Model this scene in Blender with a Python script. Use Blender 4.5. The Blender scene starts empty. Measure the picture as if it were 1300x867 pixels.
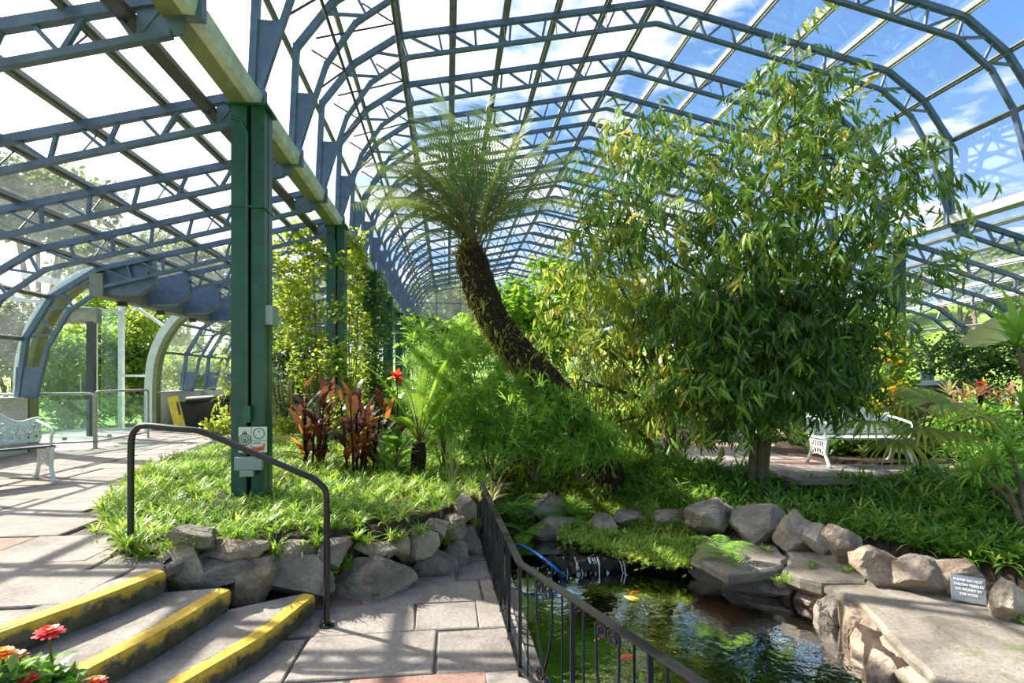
import bpy, math, random
import numpy as np
from mathutils import Vector, Matrix
random.seed(7); rng = np.random.default_rng(7)
R = math.radians
TH = math.atan(82/700); SN, CS = math.sin(TH), math.cos(TH)
EYE = 1.28
def at(px, py, d):
    x = (px-650)/700*d
    return np.array([x*CS+d*SN, -x*SN+d*CS, EYE-(py-482)/700*d])
def gr(px, py, z):
    return at(px, py, (EYE-z)*700/(py-482))
col = bpy.context.scene.collection
# ------------------------------------------------------------------ mesh builder
class MB:
    def __init__(s): s.V=[]; s.F={3:[],4:[]}; s.N={}; s.n=0; s.R=[]; s.poly=[]
    def add(s, V, F, r=0.5):
        V=np.asarray(V,float).reshape(-1,3); 
        if isinstance(F,dict):
            for k in F: s.F[k].append(np.asarray(F[k]).reshape(-1,k)+s.n)
        else:
            F=np.asarray(F); s.F[F.shape[1]].append(F+s.n)
        s.V.append(V); s.R.append(np.broadcast_to(np.asarray(r,float),(len(V),)).copy()); s.n+=len(V); return s
    def ngon(s, V, faces, r=0.5):
        V=np.asarray(V,float).reshape(-1,3)
        for f in faces: s.poly.append([i+s.n for i in f])
        s.V.append(V); s.R.append(np.full(len(V),r)); s.n+=len(V); return s
    def box(s, c, d, M=None, r=0.5):
        x,y,z=[a/2 for a in d]
        V=np.array([[-x,-y,-z],[x,-y,-z],[x,y,-z],[-x,y,-z],[-x,-y,z],[x,-y,z],[x,y,z],[-x,y,z]])
        if M is not None: V=V@np.asarray(M).T
        return s.add(V+np.asarray(c,float),[[0,3,2,1],[4,5,6,7],[0,1,5,4],[1,2,6,5],[2,3,7,6],[3,0,4,7]],r)
    def bar(s, a, b, w, h, up=(0,0,1), r=0.5):
        a=np.asarray(a,float); b=np.asarray(b,float); t=b-a; L=np.linalg.norm(t); t/=L
        u=np.asarray(up,float); 
        if abs(t@u)>.98: u=np.array([0,1.,0]) if abs(t[1])<.9 else np.array([1.,0,0])
        sd=np.cross(t,u); sd/=np.linalg.norm(sd); u=np.cross(sd,t)
        return s.box((a+b)/2,(L,w,h),np.stack([t,sd,u],1),r)
    def tube(s, P, rad, n=8, r=0.5, cap=True):
        P=np.asarray(P,float); m=len(P); rad=np.broadcast_to(rad,(m,))
        T=np.gradient(P,axis=0); T/=np.linalg.norm(T,axis=1)[:,None]+1e-9
        u=np.array([0,0,1.]) if abs(T[0][2])<.9 else np.array([1.,0,0])
        V=[]
        for i in range(m):
            u=u-T[i]*(u@T[i]); u/=np.linalg.norm(u)+1e-9; w=np.cross(T[i],u)
            a=np.arange(n)*2*math.pi/n
            V.append(P[i]+rad[i]*(np.cos(a)[:,None]*u+np.sin(a)[:,None]*w))
        V=np.concatenate(V); F=[]
        for i in range(m-1):
            for j in range(n): F.append([i*n+j,i*n+(j+1)%n,(i+1)*n+(j+1)%n,(i+1)*n+j])
        b=s.n; s.add(V,F,r)
        if cap: s.poly.append([b+j for j in range(n)][::-1]); s.poly.append([b+(m-1)*n+j for j in range(n)])
        return s
    def disc(s, c, nrm, rad, h=.004, n=20, r=0.5):
        c=np.asarray(c,float); nrm=np.asarray(nrm,float); return s.tube([c-nrm*h/2,c+nrm*h/2],rad,n,r)
    def scatter(s, T, P, Ms, sc, r):
        V0,F0,r0=T; n=len(P); P=np.asarray(P,float); sc=np.asarray(sc,float)
        V=np.einsum('nij,vj->nvi',Ms,V0)*sc[:,None,None]+P[:,None,:]
        rr=np.clip(np.asarray(r)[:,None]+r0[None,:],0,1).reshape(-1)
        off=(np.arange(n)*len(V0))[:,None,None]
        return s.add(V.reshape(-1,3),(F0[None]+off).reshape(-1,F0.shape[1]),rr)
    def build(s, name, mat, parent=None, origin=None, smooth=False):
        o0=np.zeros(3)
        if parent is not None: o0=wloc(parent)
        elif origin is not None: o0=np.asarray(origin,float)
        V=np.concatenate(s.V)-o0
        loops=[];sizes=[]
        for k in (3,4):
            if s.F[k]:
                f=np.concatenate(s.F[k]); loops.append(f.reshape(-1)); sizes.append(np.full(len(f),k))
        for p in s.poly: loops.append(np.array(p)); sizes.append(np.array([len(p)]))
        loops=np.concatenate(loops).astype(np.int32); sizes=np.concatenate(sizes).astype(np.int32)
        me=bpy.data.meshes.new(name); me.vertices.add(len(V)); me.vertices.foreach_set('co',V.astype(np.float32).ravel())
        me.loops.add(len(loops)); me.loops.foreach_set('vertex_index',loops)
        me.polygons.add(len(sizes)); st=np.zeros(len(sizes),np.int32); st[1:]=np.cumsum(sizes)[:-1]
        me.polygons.foreach_set('loop_start',st); me.polygons.foreach_set('loop_total',sizes)
        me.polygons.foreach_set('use_smooth',np.full(len(sizes),bool(smooth)))
        me.update(calc_edges=True)
        a=me.attributes.new('rnd','FLOAT','POINT'); a.data.foreach_set('value',np.concatenate(s.R).astype(np.float32))
        me.materials.append(mat)
        o=bpy.data.objects.new(name,me); col.objects.link(o)
        if parent is not None: o.parent=parent; WL[o.name]=o0
        else: o.location=Vector(o0)
        return o
WL={}
def wloc(o):
    if o.name in WL: return WL[o.name]
    return np.array(o.location)
def tag(o,label=None,cat=None,group=None,kind=None):
    if label: o['label']=label
    if cat: o['category']=cat
    if group: o['group']=group
    if kind: o['kind']=kind
    return o
def thing(name,label,cat,loc,group=None):
    o=bpy.data.objects.new(name,None); o.location=Vector(loc); o.empty_display_size=.1; col.objects.link(o)
    return tag(o,label,cat,group)
def copy_tree(o,parent=None):
    c=o.copy(); col.objects.link(c)
    if parent is not None: c.parent=parent; WL[c.name]=WL.get(o.name,np.zeros(3))
    for ch in list(o.children): copy_tree(ch,c)
    return c
ORD=['first','second','third','fourth','fifth','sixth','seventh','eighth','ninth','tenth','eleventh','twelfth','thirteenth','fourteenth','fifteenth','sixteenth','seventeenth','eighteenth','nineteenth','twentieth','twenty-first','twenty-second','twenty-third','twenty-fourth']
# ------------------------------------------------------------------ materials
def newmat(name):
    m=bpy.data.materials.new(name); m.use_nodes=True; nt=m.node_tree; nt.nodes.clear()
    out=nt.nodes.new('ShaderNodeOutputMaterial'); return m,nt,out
def ramp(nt,fac,stops):
    r=nt.nodes.new('ShaderNodeValToRGB'); e=r.color_ramp.elements
    while len(e)>1: e.remove(e[-1])
    e[0].position=stops[0][0]; e[0].color=(*stops[0][1],1)
    for p,c in stops[1:]:
        k=e.new(p); k.color=(*c,1)
    nt.links.new(fac,r.inputs[0]); return r.outputs[0]
def coord(nt): return nt.nodes.new('ShaderNodeTexCoord').outputs['Object']
def geo(nt): return nt.nodes.new('ShaderNodeNewGeometry').outputs['Position']
def noise(nt,vec,scale,detail=4,rough=.6,dist=0):
    n=nt.nodes.new('ShaderNodeTexNoise'); n.inputs['Scale'].default_value=scale; n.inputs['Detail'].default_value=detail
    n.inputs['Roughness'].default_value=rough; n.inputs['Distortion'].default_value=dist
    nt.links.new(vec,n.inputs['Vector']); return n.outputs['Fac']
def mixc(nt,f,a,b,mode='MIX'):
    m=nt.nodes.new('ShaderNodeMix'); m.data_type='RGBA'; m.blend_type=mode
    for k,v in ((0,f),(6,a),(7,b)):
        if hasattr(v,'links'): nt.links.new(v,m.inputs[k])
        elif k==0: m.inputs[0].default_value=v
        else: m.inputs[k].default_value=(*v,1)
    return m.outputs[2]
def bump(nt,h,s=.3,d=.02):
    b=nt.nodes.new('ShaderNodeBump'); b.inputs['Strength'].default_value=s; b.inputs['Distance'].default_value=d
    nt.links.new(h,b.inputs['Height']); return b.outputs[0]
def prin(nt,out,colr,rough=.5,metal=0,spec=.5,nrm=None,trans=0):
    p=nt.nodes.new('ShaderNodeBsdfPrincipled')
    if hasattr(colr,'links'): nt.links.new(colr,p.inputs['Base Color'])
    else: p.inputs['Base Color'].default_value=(*colr,1)
    p.inputs['Roughness'].default_value=rough; p.inputs['Metallic'].default_value=metal
    p.inputs['Specular IOR Level'].default_value=spec; p.inputs['Transmission Weight'].default_value=trans
    if nrm is not None: nt.links.new(nrm,p.inputs['Normal'])
    if out is not None: nt.links.new(p.outputs[0],out.inputs[0])
    return p
def paint(name,c,rough=.45,metal=0,var=.25,scale=6):
    m,nt,out=newmat(name); n=noise(nt,geo(nt),scale,5)
    cc=ramp(nt,n,[(.3,tuple(x*(1-var) for x in c)),(.7,tuple(min(1,x*(1+var)) for x in c))])
    prin(nt,out,cc,rough,metal); return m
def leaf(name,stops,tr=.45,rough=.42,spec=.4):
    m,nt,out=newmat(name); a=nt.nodes.new('ShaderNodeAttribute'); a.attribute_name='rnd'
    c=ramp(nt,a.outputs['Fac'],stops)
    p=prin(nt,None,c,rough,0,spec)
    t=nt.nodes.new('ShaderNodeBsdfTranslucent')
    tc=mixc(nt,1.0,c,(1.0,1.0,.45),'MULTIPLY'); g=nt.nodes.new('ShaderNodeGamma'); g.inputs[1].default_value=.72
    nt.links.new(tc,g.inputs[0]); nt.links.new(g.outputs[0],t.inputs[0])
    mx=nt.nodes.new('ShaderNodeMixShader'); mx.inputs[0].default_value=tr
    nt.links.new(p.outputs[0],mx.inputs[1]); nt.links.new(t.outputs[0],mx.inputs[2]); nt.links.new(mx.outputs[0],out.inputs[0])
    return m
def glassmat(name,tint,haze,hazecol,gloss=.08):
    m,nt,out=newmat(name)
    t=nt.nodes.new('ShaderNodeBsdfTransparent'); t.inputs[0].default_value=(*tint,1)
    g=nt.nodes.new('ShaderNodeBsdfGlossy'); g.inputs['Roughness'].default_value=.03; g.inputs[0].default_value=(.9,.95,.95,1)
    tl=nt.nodes.new('ShaderNodeBsdfTranslucent'); tl.inputs[0].default_value=(*hazecol,1)
    df=nt.nodes.new('ShaderNodeBsdfDiffuse'); df.inputs[0].default_value=(*hazecol,1)
    a=nt.nodes.new('ShaderNodeAddShader')
    m0=nt.nodes.new('ShaderNodeMixShader'); m0.inputs[0].default_value=.35
    nt.links.new(tl.outputs[0],m0.inputs[1]); nt.links.new(df.outputs[0],m0.inputs[2])
    n=noise(nt,geo(nt),1.3,6,.7); mp=nt.nodes.new('ShaderNodeMapRange'); mp.inputs[1].default_value=.35; mp.inputs[2].default_value=.75
    mp.inputs[3].default_value=haze*.4; mp.inputs[4].default_value=haze*1.7; nt.links.new(n,mp.inputs[0])
    m1=nt.nodes.new('ShaderNodeMixShader'); nt.links.new(mp.outputs[0],m1.inputs[0])
    nt.links.new(t.outputs[0],m1.inputs[1]); nt.links.new(m0.outputs[0],m1.inputs[2])
    fr=nt.nodes.new('ShaderNodeFresnel'); fr.inputs[0].default_value=1.45
    ml=nt.nodes.new('ShaderNodeMath'); ml.operation='MULTIPLY'; ml.inputs[1].default_value=gloss*10; nt.links.new(fr.outputs[0],ml.inputs[0])
    ml.use_clamp=True
    m2=nt.nodes.new('ShaderNodeMixShader'); nt.links.new(ml.outputs[0],m2.inputs[0])
    nt.links.new(m1.outputs[0],m2.inputs[1]); nt.links.new(g.outputs[0],m2.inputs[2]); nt.links.new(m2.outputs[0],out.inputs[0])
    return m
def stone(name,stops,scale=3,bs=.6,rough=.85,attr=False,moss=0):
    m,nt,out=newmat(name); v=geo(nt); n=noise(nt,v,scale,8,.65,.6)
    c=ramp(nt,n,stops)
    if attr:
        a=nt.nodes.new('ShaderNodeAttribute'); a.attribute_name='rnd'
        t=ramp(nt,a.outputs['Fac'],attr); c=mixc(nt,.92,c,t,'MULTIPLY')
    n3=noise(nt,v,scale*14,4,.7); c=mixc(nt,.5,c,ramp(nt,n3,[(.35,(.5,.5,.5)),(.6,(1.1,1.1,1.1))]),'MULTIPLY')
    if moss:
        n4=noise(nt,v,2.3,6,.7); c=mixc(nt,ramp(nt,n4,[(.62-moss*.1,(0,0,0)),(.72,(1,1,1))]),c,(.10,.14,.03))
    n2=noise(nt,v,scale*5,8,.75)
    prin(nt,out,c,rough,0,.3,bump(nt,n2,bs,.03)); return m
M={}
M['blue']=paint('slate_blue_paint',(.088,.125,.215),.4)
M['bluelight']=paint('pale_blue_paint',(.16,.22,.34),.4)
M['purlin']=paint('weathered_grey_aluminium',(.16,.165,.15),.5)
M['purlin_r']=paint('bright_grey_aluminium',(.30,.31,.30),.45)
M['green']=paint('bottle_green_paint',(.016,.075,.06),.35)
M['greencond']=paint('green_conduit_paint',(.02,.09,.075),.35)
M['olive']=paint('olive_cream_paint',(.20,.22,.10),.5)
M['gutwhite']=paint('off_white_paint',(.55,.58,.55),.4)
M['white']=paint('chalky_white_paint',(.70,.72,.72),.5,var=.12)
M['whiterender']=stone('whitewashed_render',[(.3,(.55,.53,.47)),(.7,(.80,.79,.73))],2,.2)
M['black']=paint('gloss_black_paint',(.012,.012,.014),.28,var=.3,scale=30)
M['steel']=paint('brushed_steel',(.35,.36,.36),.35,.7)
M['darkwood']=paint('dark_stained_wood',(.035,.04,.05),.5)
M['cable']=paint('dark_cable',(.03,.03,.035),.6)
M['greybox']=paint('grey_plastic',(.30,.34,.36),.5,var=.1)
M['bark']=stone('pale_bark',[(.3,(.10,.075,.045)),(.7,(.25,.19,.12))],8,.8)
M['darkbark']=stone('dark_fibrous_bark',[(.3,(.010,.007,.005)),(.7,(.06,.035,.02))],14,1)
M['fibre']=leaf('old_frond_fibre',[(0,(.05,.028,.014)),(.5,(.14,.08,.03)),(.72,(.30,.30,.05)),(1,(.48,.50,.10))],.3,.7)
M['soil']=stone('dark_soil',[(.3,(.025,.016,.010)),(.7,(.09,.06,.04))],5,.8)
M['flag']=stone('worn_flagstone',[(.25,(.16,.137,.118)),(.5,(.29,.255,.225)),(.75,(.40,.36,.32))],2.6,.6,.8,attr=[(0,(.72,.70,.72)),(.3,(1,.97,.93)),(.6,(.88,.86,.86)),(.85,(1.05,.98,.93)),(.93,(1,.72,.62)),(1,(1,.62,.52))])
M['joint']=stone('dark_joint_mortar',[(.3,(.06,.055,.045)),(.7,(.15,.13,.11))],5,.4)
M['rock']=stone('grey_boulder',[(.25,(.15,.125,.10)),(.5,(.35,.30,.25)),(.75,(.60,.53,.45))],3.5,.9,.85,attr=[(0,(.6,.6,.62)),(.5,(.95,.9,.85)),(.75,(1,.85,.72)),(1,(1.5,1.45,1.35))])
M['wetrock']=stone('wet_dark_rock',[(.3,(.012,.010,.008)),(.7,(.07,.06,.045))],6,.9,.3)
M['ledge']=stone('pale_ledge_stone',[(.25,(.12,.10,.075)),(.5,(.25,.215,.17)),(.75,(.38,.335,.28))],2.4,.8,.8,moss=.25)
M['mortar']=stone('rough_mortar',[(.3,(.09,.078,.065)),(.7,(.26,.225,.19))],4,1.0)
M['pondbed']=stone('silty_pond_bed',[(.3,(.12,.085,.03)),(.6,(.34,.25,.09)),(.8,(.55,.43,.2))],2.5,.5)
def nosing():
    m,nt,out=newmat('flaking_yellow_nosing'); v=geo(nt)
    n=noise(nt,v,5,8,.75); sp=nt.nodes.new('ShaderNodeSeparateXYZ'); nt.links.new(v,sp.inputs[0])
    a=nt.nodes.new('ShaderNodeAttribute'); a.attribute_name='rnd'
    ad=nt.nodes.new('ShaderNodeMath'); ad.operation='ADD'; nt.links.new(n,ad.inputs[0]); nt.links.new(a.outputs['Fac'],ad.inputs[1])
    f=ramp(nt,ad.outputs[0],[(.56,(1,1,1)),(.70,(0,0,0))])
    st=ramp(nt,noise(nt,v,9,6,.7),[(.3,(.035,.03,.022)),(.7,(.17,.15,.10))])
    ye=ramp(nt,noise(nt,v,12,5,.7),[(.3,(.46,.27,.02)),(.7,(.78,.50,.08))])
    c=mixc(nt,f,st,ye); prin(nt,out,c,.7,0,.3,bump(nt,noise(nt,v,22,6,.7),.6,.02)); return m
M['nosing']=nosing()
def watermat():
    m,nt,out=newmat('pond_water'); v=geo(nt)
    w1=noise(nt,v,9,3,.5,.4); w2=noise(nt,v,2.2,2,.5)
    ad=nt.nodes.new('ShaderNodeMath'); ad.operation='ADD'; nt.links.new(w1,ad.inputs[0]); nt.links.new(w2,ad.inputs[1])
    b=bump(nt,ad.outputs[0],.16,.03)
    fr=nt.nodes.new('ShaderNodeFresnel'); fr.inputs[0].default_value=1.33; nt.links.new(b,fr.inputs['Normal'])
    g=nt.nodes.new('ShaderNodeBsdfGlossy'); g.inputs['Roughness'].default_value=.02; nt.links.new(b,g.inputs['Normal'])
    t=nt.nodes.new('ShaderNodeBsdfTransparent'); t.inputs[0].default_value=(.50,.40,.20,1)
    d=nt.nodes.new('ShaderNodeBsdfDiffuse'); d.inputs[0].default_value=(.17,.115,.04,1)
    m1=nt.nodes.new('ShaderNodeMixShader'); m1.inputs[0].default_value=.45; nt.links.new(t.outputs[0],m1.inputs[1]); nt.links.new(d.outputs[0],m1.inputs[2])
    ml=nt.nodes.new('ShaderNodeMath'); ml.operation='MULTIPLY'; ml.inputs[1].default_value=1.05; ml.use_clamp=True; nt.links.new(fr.outputs[0],ml.inputs[0])
    mx=nt.nodes.new('ShaderNodeMixShader'); nt.links.new(ml.outputs[0],mx.inputs[0]); nt.links.new(m1.outputs[0],mx.inputs[1]); nt.links.new(g.outputs[0],mx.inputs[2])
    nt.links.new(mx.outputs[0],out.inputs[0]); return m
M['water']=watermat()
M['foam']=paint('white_water',(.7,.75,.78),.2)
M['glassroof']=glassmat('clear_roof_glass',(.96,.98,.98),.03,(.8,.85,.9),.012)
M['glassleft']=glassmat('dusty_aisle_glass',(.95,.97,.96),.07,(.85,.92,.92),.04)
M['glasspanel']=glassmat('greenish_panel_glass',(.86,.96,.93),.02,(.8,.95,.92),.03)
G_=[(0,(.06,.14,.012)),(.5,(.15,.30,.025)),(1,(.32,.46,.05))]
M['ground_l']=leaf('spider_plant_leaf',[(0,(.08,.18,.015)),(.45,(.20,.36,.03)),(.8,(.36,.50,.07)),(1,(.60,.62,.22))],.42)
M['ground_r']=leaf('deep_spider_plant_leaf',[(0,(.05,.15,.02)),(.5,(.12,.29,.03)),(.85,(.28,.46,.06)),(1,(.50,.58,.16))],.42)
M['moss']=leaf('mossy_turf',[(0,(.12,.22,.02)),(.5,(.28,.42,.05)),(1,(.52,.58,.14))],.35,.7)
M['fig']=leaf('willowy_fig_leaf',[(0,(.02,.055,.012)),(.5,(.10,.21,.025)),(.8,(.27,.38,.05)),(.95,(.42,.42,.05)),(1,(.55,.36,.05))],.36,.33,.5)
M['weep']=leaf('weeping_yellowing_leaf',[(0,(.07,.12,.02)),(.5,(.20,.30,.04)),(.85,(.42,.46,.07)),(1,(.50,.32,.10))],.5)
M['fern']=leaf('tree_fern_frond',[(0,(.05,.10,.025)),(.6,(.11,.18,.045)),(1,(.22,.29,.09))],.34,.6)
M['rachis']=paint('frond_stalk',(.16,.12,.03),.5)
M['feather']=leaf('feathery_green_leaf',[(0,(.09,.22,.03)),(.5,(.22,.44,.06)),(1,(.45,.64,.13))],.5,.6)
M['broad']=leaf('bright_broad_leaf',[(0,(.06,.17,.015)),(.5,(.16,.36,.03)),(1,(.34,.52,.05))],.5)
M['vine']=leaf('climber_leaf',[(0,(.10,.17,.02)),(.5,(.28,.38,.04)),(.9,(.50,.54,.06)),(1,(.55,.40,.08))],.55)
M['ivy']=leaf('dark_ivy_leaf',[(0,(.035,.09,.015)),(.6,(.09,.18,.03)),(1,(.25,.33,.05))],.4)
M['hedge']=leaf('dark_hedge_leaf',[(0,(.02,.06,.012)),(.6,(.06,.13,.025)),(1,(.17,.25,.05))],.35)
M['red_leaf']=leaf('bronze_red_leaf',[(0,(.035,.010,.018)),(.55,(.09,.022,.02)),(.82,(.30,.07,.02)),(1,(.55,.24,.04))],.5,.35)
M['canna']=leaf('broad_canna_leaf',[(0,(.05,.14,.03)),(.6,(.15,.35,.04)),(1,(.40,.50,.30))],.45)
M['cycad']=leaf('cycad_leaflet',[(0,(.07,.16,.015)),(.6,(.20,.36,.03)),(1,(.38,.50,.06))],.45)
M['palm']=leaf('fan_palm_leaf',[(0,(.10,.18,.02)),(.5,(.30,.38,.05)),(1,(.60,.58,.12))],.5,.4)
M['yucca']=leaf('sword_leaf',[(0,(.05,.17,.02)),(.6,(.16,.36,.04)),(1,(.42,.52,.08))],.45)
M['paleleaf']=leaf('pale_underside_leaf',[(0,(.18,.24,.14)),(.6,(.40,.44,.32)),(1,(.60,.62,.52))],.5)
M['dry']=leaf('dry_grass',[(0,(.30,.26,.08)),(1,(.62,.58,.25))],.3)
M['redpetal']=leaf('red_petal',[(0,(.60,.01,.008)),(1,(.90,.05,.02))],.4)
M['pinkpetal']=leaf('pink_red_petal',[(0,(.62,.015,.04)),(1,(.95,.10,.12))],.35)
M['orangepetal']=leaf('orange_petal',[(0,(.75,.12,.01)),(1,(.95,.35,.02))],.4)
M['yellowpetal']=leaf('yellow_petal',[(0,(.80,.40,.02)),(1,(.95,.65,.05))],.4)
M['bromel']=leaf('bromeliad_leaf',[(0,(.18,.28,.06)),(.5,(.45,.40,.22)),(.8,(.55,.14,.14)),(1,(.6,.05,.06))],.4)
M['gard']=leaf('sunny_garden_leaf',[(0,(.09,.18,.02)),(.6,(.24,.38,.04)),(.9,(.50,.52,.06)),(1,(.75,.60,.05))],.5)
M['fartree']=leaf('distant_tree_leaf',[(0,(.06,.10,.03)),(1,(.18,.24,.07))],.4)
M['lawn']=stone('hill_lawn',[(.3,(.12,.22,.03)),(.7,(.28,.40,.06))],.6,.2)
M['hose']=paint('blue_hose',(.02,.16,.50),.35)
M['slate']=paint('grey_slate_plaque',(.20,.22,.24),.45)
M['lettering']=paint('white_lettering',(.85,.86,.86),.5,var=.03)
M['signwhite']=paint('white_sign_plate',(.72,.72,.68),.5,var=.08)
M['crest']=paint('dark_grey_print',(.12,.12,.13),.5)
M['flame']=paint('red_orange_print',(.72,.10,.02),.5)
M['bluep']=paint('pale_blue_print',(.25,.45,.6),.5)
M['fish']=paint('orange_goldfish',(.85,.10,.01),.3)
M['fishy']=paint('golden_goldfish',(.9,.45,.05),.3)
M['yellowsign']=paint('yellow_plastic',(.75,.55,.04),.5)
M['bin']=paint('black_plastic',(.015,.017,.02),.4)
M['redcloth']=paint('red_plastic',(.5,.05,.03),.5)
M['terra']=paint('terracotta',(.35,.13,.06),.8)
M['brick']=paint('brown_brick',(.28,.12,.08),.8)
M['concrete']=stone('stained_concrete',[(.3,(.18,.17,.14)),(.7,(.40,.38,.33))],3,.5)
M['perf']=paint('galvanised_tray',(.07,.07,.068),.5,.5)
M['frost']=glassmat('end_wall_glass',(.90,.95,.93),.10,(.8,.88,.85),.04)
# ------------------------------------------------------------------ helpers
def inpoly(P,poly):
    x,y=P[:,0],P[:,1]; c=np.zeros(len(P),bool); n=len(poly); j=n-1
    for i in range(n):
        xi,yi=poly[i][:2]; xj,yj=poly[j][:2]
        k=((yi>y)!=(yj>y))&(x<(xj-xi)*(y-yi)/(yj-yi+1e-12)+xi); c^=k; j=i
    return c
def pdist(P,poly,closed=True):
    d=np.full(len(P),1e9); n=len(poly)
    for i in range(n if closed else n-1):
        a=np.array(poly[i][:2],float); b=np.array(poly[(i+1)%n][:2],float); ab=b-a
        t=np.clip(((P-a)@ab)/(ab@ab+1e-12),0,1); d=np.minimum(d,np.linalg.norm(P-(a+t[:,None]*ab),axis=1))
    return d
def sst(a,b,x):
    t=np.clip((x-a)/(b-a),0,1); return t*t*(3-2*t)
def vnoise(P,s,seed=0):
    P=np.asarray(P)*s; r=np.random.default_rng(seed); out=0
    for k in range(5):
        w=r.normal(size=P.shape[1])*1.3; ph=r.uniform(0,6.28); out=out+np.sin(P@w+ph)
    return out/5
def rotz(a):
    c,s=np.cos(a),np.sin(a); z=np.zeros_like(a); o=np.ones_like(a)
    return np.stack([np.stack([c,-s,z],-1),np.stack([s,c,z],-1),np.stack([z,z,o],-1)],-2)
def roty(a):
    c,s=np.cos(a),np.sin(a); z=np.zeros_like(a); o=np.ones_like(a)
    return np.stack([np.stack([c,z,s],-1),np.stack([z,o,z],-1),np.stack([-s,z,c],-1)],-2)
def rotx(a):
    c,s=np.cos(a),np.sin(a); z=np.zeros_like(a); o=np.ones_like(a)
    return np.stack([np.stack([o,z,z],-1),np.stack([z,c,-s],-1),np.stack([z,s,c],-1)],-2)
def frame(x,up=(0,0,1)):
    x=np.asarray(x,float); x=x/np.linalg.norm(x); u=np.asarray(up,float)
    if abs(x@u)>.97: u=np.array([0,1.,0])
    y=np.cross(u,x); y/=np.linalg.norm(y); z=np.cross(x,y); return np.stack([x,y,z],1)
def blade(L,W,droop=.5,up=.3,n=3,prof=None,fold=0):
    """leaf along +X, arching: start pitch `up` rad, bends down by `droop` rad"""
    prof=prof or {2:[.5,1,.05],3:[.35,1,.75,.04],4:[.3,.9,1,.6,.03],5:[.3,.8,1,.9,.55,.03]}[n]
    V=[];p=np.zeros(3);ang=up
    for i in range(n+1):
        w=W/2*prof[i]; nz=np.array([-math.sin(ang),0,math.cos(ang)])
        V+= [p+np.array([0,w,0])+nz*fold*w, p+np.array([0,-w,0])+nz*fold*w]
        p=p+np.array([math.cos(ang),0,math.sin(ang)])*L/n; ang-=droop/n
    F=[[2*i,2*i+1,2*i+3,2*i+2] for i in range(n)]
    return np.array(V),np.array(F)
def compose(items):
    """items: (V,F,M3,pos,scale,r)"""
    Vs=[];Fs=[];Rs=[];n=0
    for V,F,Mx,p,s,r in items:
        Vs.append((V@np.asarray(Mx).T)*s+np.asarray(p)); Fs.append(F+n); n+=len(V); Rs.append(np.full(len(V),r))
    return np.concatenate(Vs),np.concatenate(Fs),np.concatenate(Rs)
def Rz(a): return rotz(np.array(a))
def Ry(a): return roty(np.array(a))
def Rx(a): return rotx(np.array(a))
def tuft(n,L,W,arch=1.6,seed=0,nseg=3,up=(.6,1.4)):
    r=random.Random(seed); it=[]
    for i in range(n):
        V,F=blade(L*r.uniform(.6,1.1),W*r.uniform(.7,1.2),arch*r.uniform(.5,1.2),r.uniform(*up),nseg)
        it.append((V,F,Rz(i*2.4+r.uniform(-.4,.4)),(0,0,0),1,r.uniform(-.25,.25)))
    return compose(it)
def sprig(n,SL,L,W,hang=1.0,seed=0,nseg=3,droop=.9,fold=0):
    """drooping twig along +X with leaves hanging from it"""
    r=random.Random(seed); it=[]; p=np.zeros(3); ang=.3
    for i in range(n):
        ang-=droop/n; p=p+np.array([math.cos(ang),0,math.sin(ang)])*SL/n
        side=1 if i%2 else -1; yaw=side*r.uniform(.4,1.2)
        V,F=blade(L*r.uniform(.7,1.1),W*r.uniform(.8,1.2),r.uniform(.2,.8),ang-hang*r.uniform(.5,1.1),nseg,fold=fold)
        it.append((V,F,Rz(yaw)@Rx(r.uniform(-.6,.6)),p.copy(),1,r.uniform(-.2,.2)))
    return compose(it)
def leafball(n,rad,L,W,seed=0,nseg=2,up=(-.9,.9)):
    r=random.Random(seed); it=[]
    for i in range(n):
        th=r.uniform(0,6.28); d=np.array([math.cos(th),math.sin(th),r.uniform(-.8,.8)])*rad*r.uniform(.2,1)
        V,F=blade(L*r.uniform(.6,1.1),W*r.uniform(.8,1.2),r.uniform(.1,.8),r.uniform(*up),nseg)
        it.append((V,F,Rz(th+r.uniform(-1,1))@Rx(r.uniform(-.7,.7)),d,1,r.uniform(-.25,.25)))
    return compose(it)
def blobs_world(bl):
    return [(at(px,py,d),rx*d/700,ry*d/700,(dz if dz else (rx+ry)/2*d/700)) for px,py,d,rx,ry,dz in [(b+(None,))[:6] for b in bl]]
def fill(mb,bl,tmpls,dens,sc=(.8,1.2),tilt=.4,shell=.35,rbase=(.2,.8),outward=True,zmin=None):
    """scatter templates in ellipsoids; dens = per m2 of silhouette"""
    for c,rx,rz,ry in blobs_world(bl):
        n=max(3,int(dens*math.pi*rx*rz))
        d=rng.normal(size=(n,3)); d/=np.linalg.norm(d,axis=1)[:,None]; rr=rng.uniform(shell,1,n)**.6
        o=d*rr[:,None]*np.array([rx,ry,rz]); P=c+o
        if zmin is not None: P=P[P[:,2]>zmin]; 
        n=len(P); o=P-c
        if n==0: continue
        yaw=np.arctan2(o[:,1],o[:,0])+rng.normal(0,.8,n) if outward else rng.uniform(0,6.28,n)
        Ms=rotz(yaw)@roty(rng.normal(0,tilt,n))@rotx(rng.normal(0,tilt,n))
        k=rng.integers(0,len(tmpls),n); s=rng.uniform(*sc,n); r=rng.uniform(*rbase,n)
        for j,t in enumerate(tmpls):
            q=k==j
            if q.any(): mb.scatter(t,P[q],Ms[q],s[q],r[q])
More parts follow.
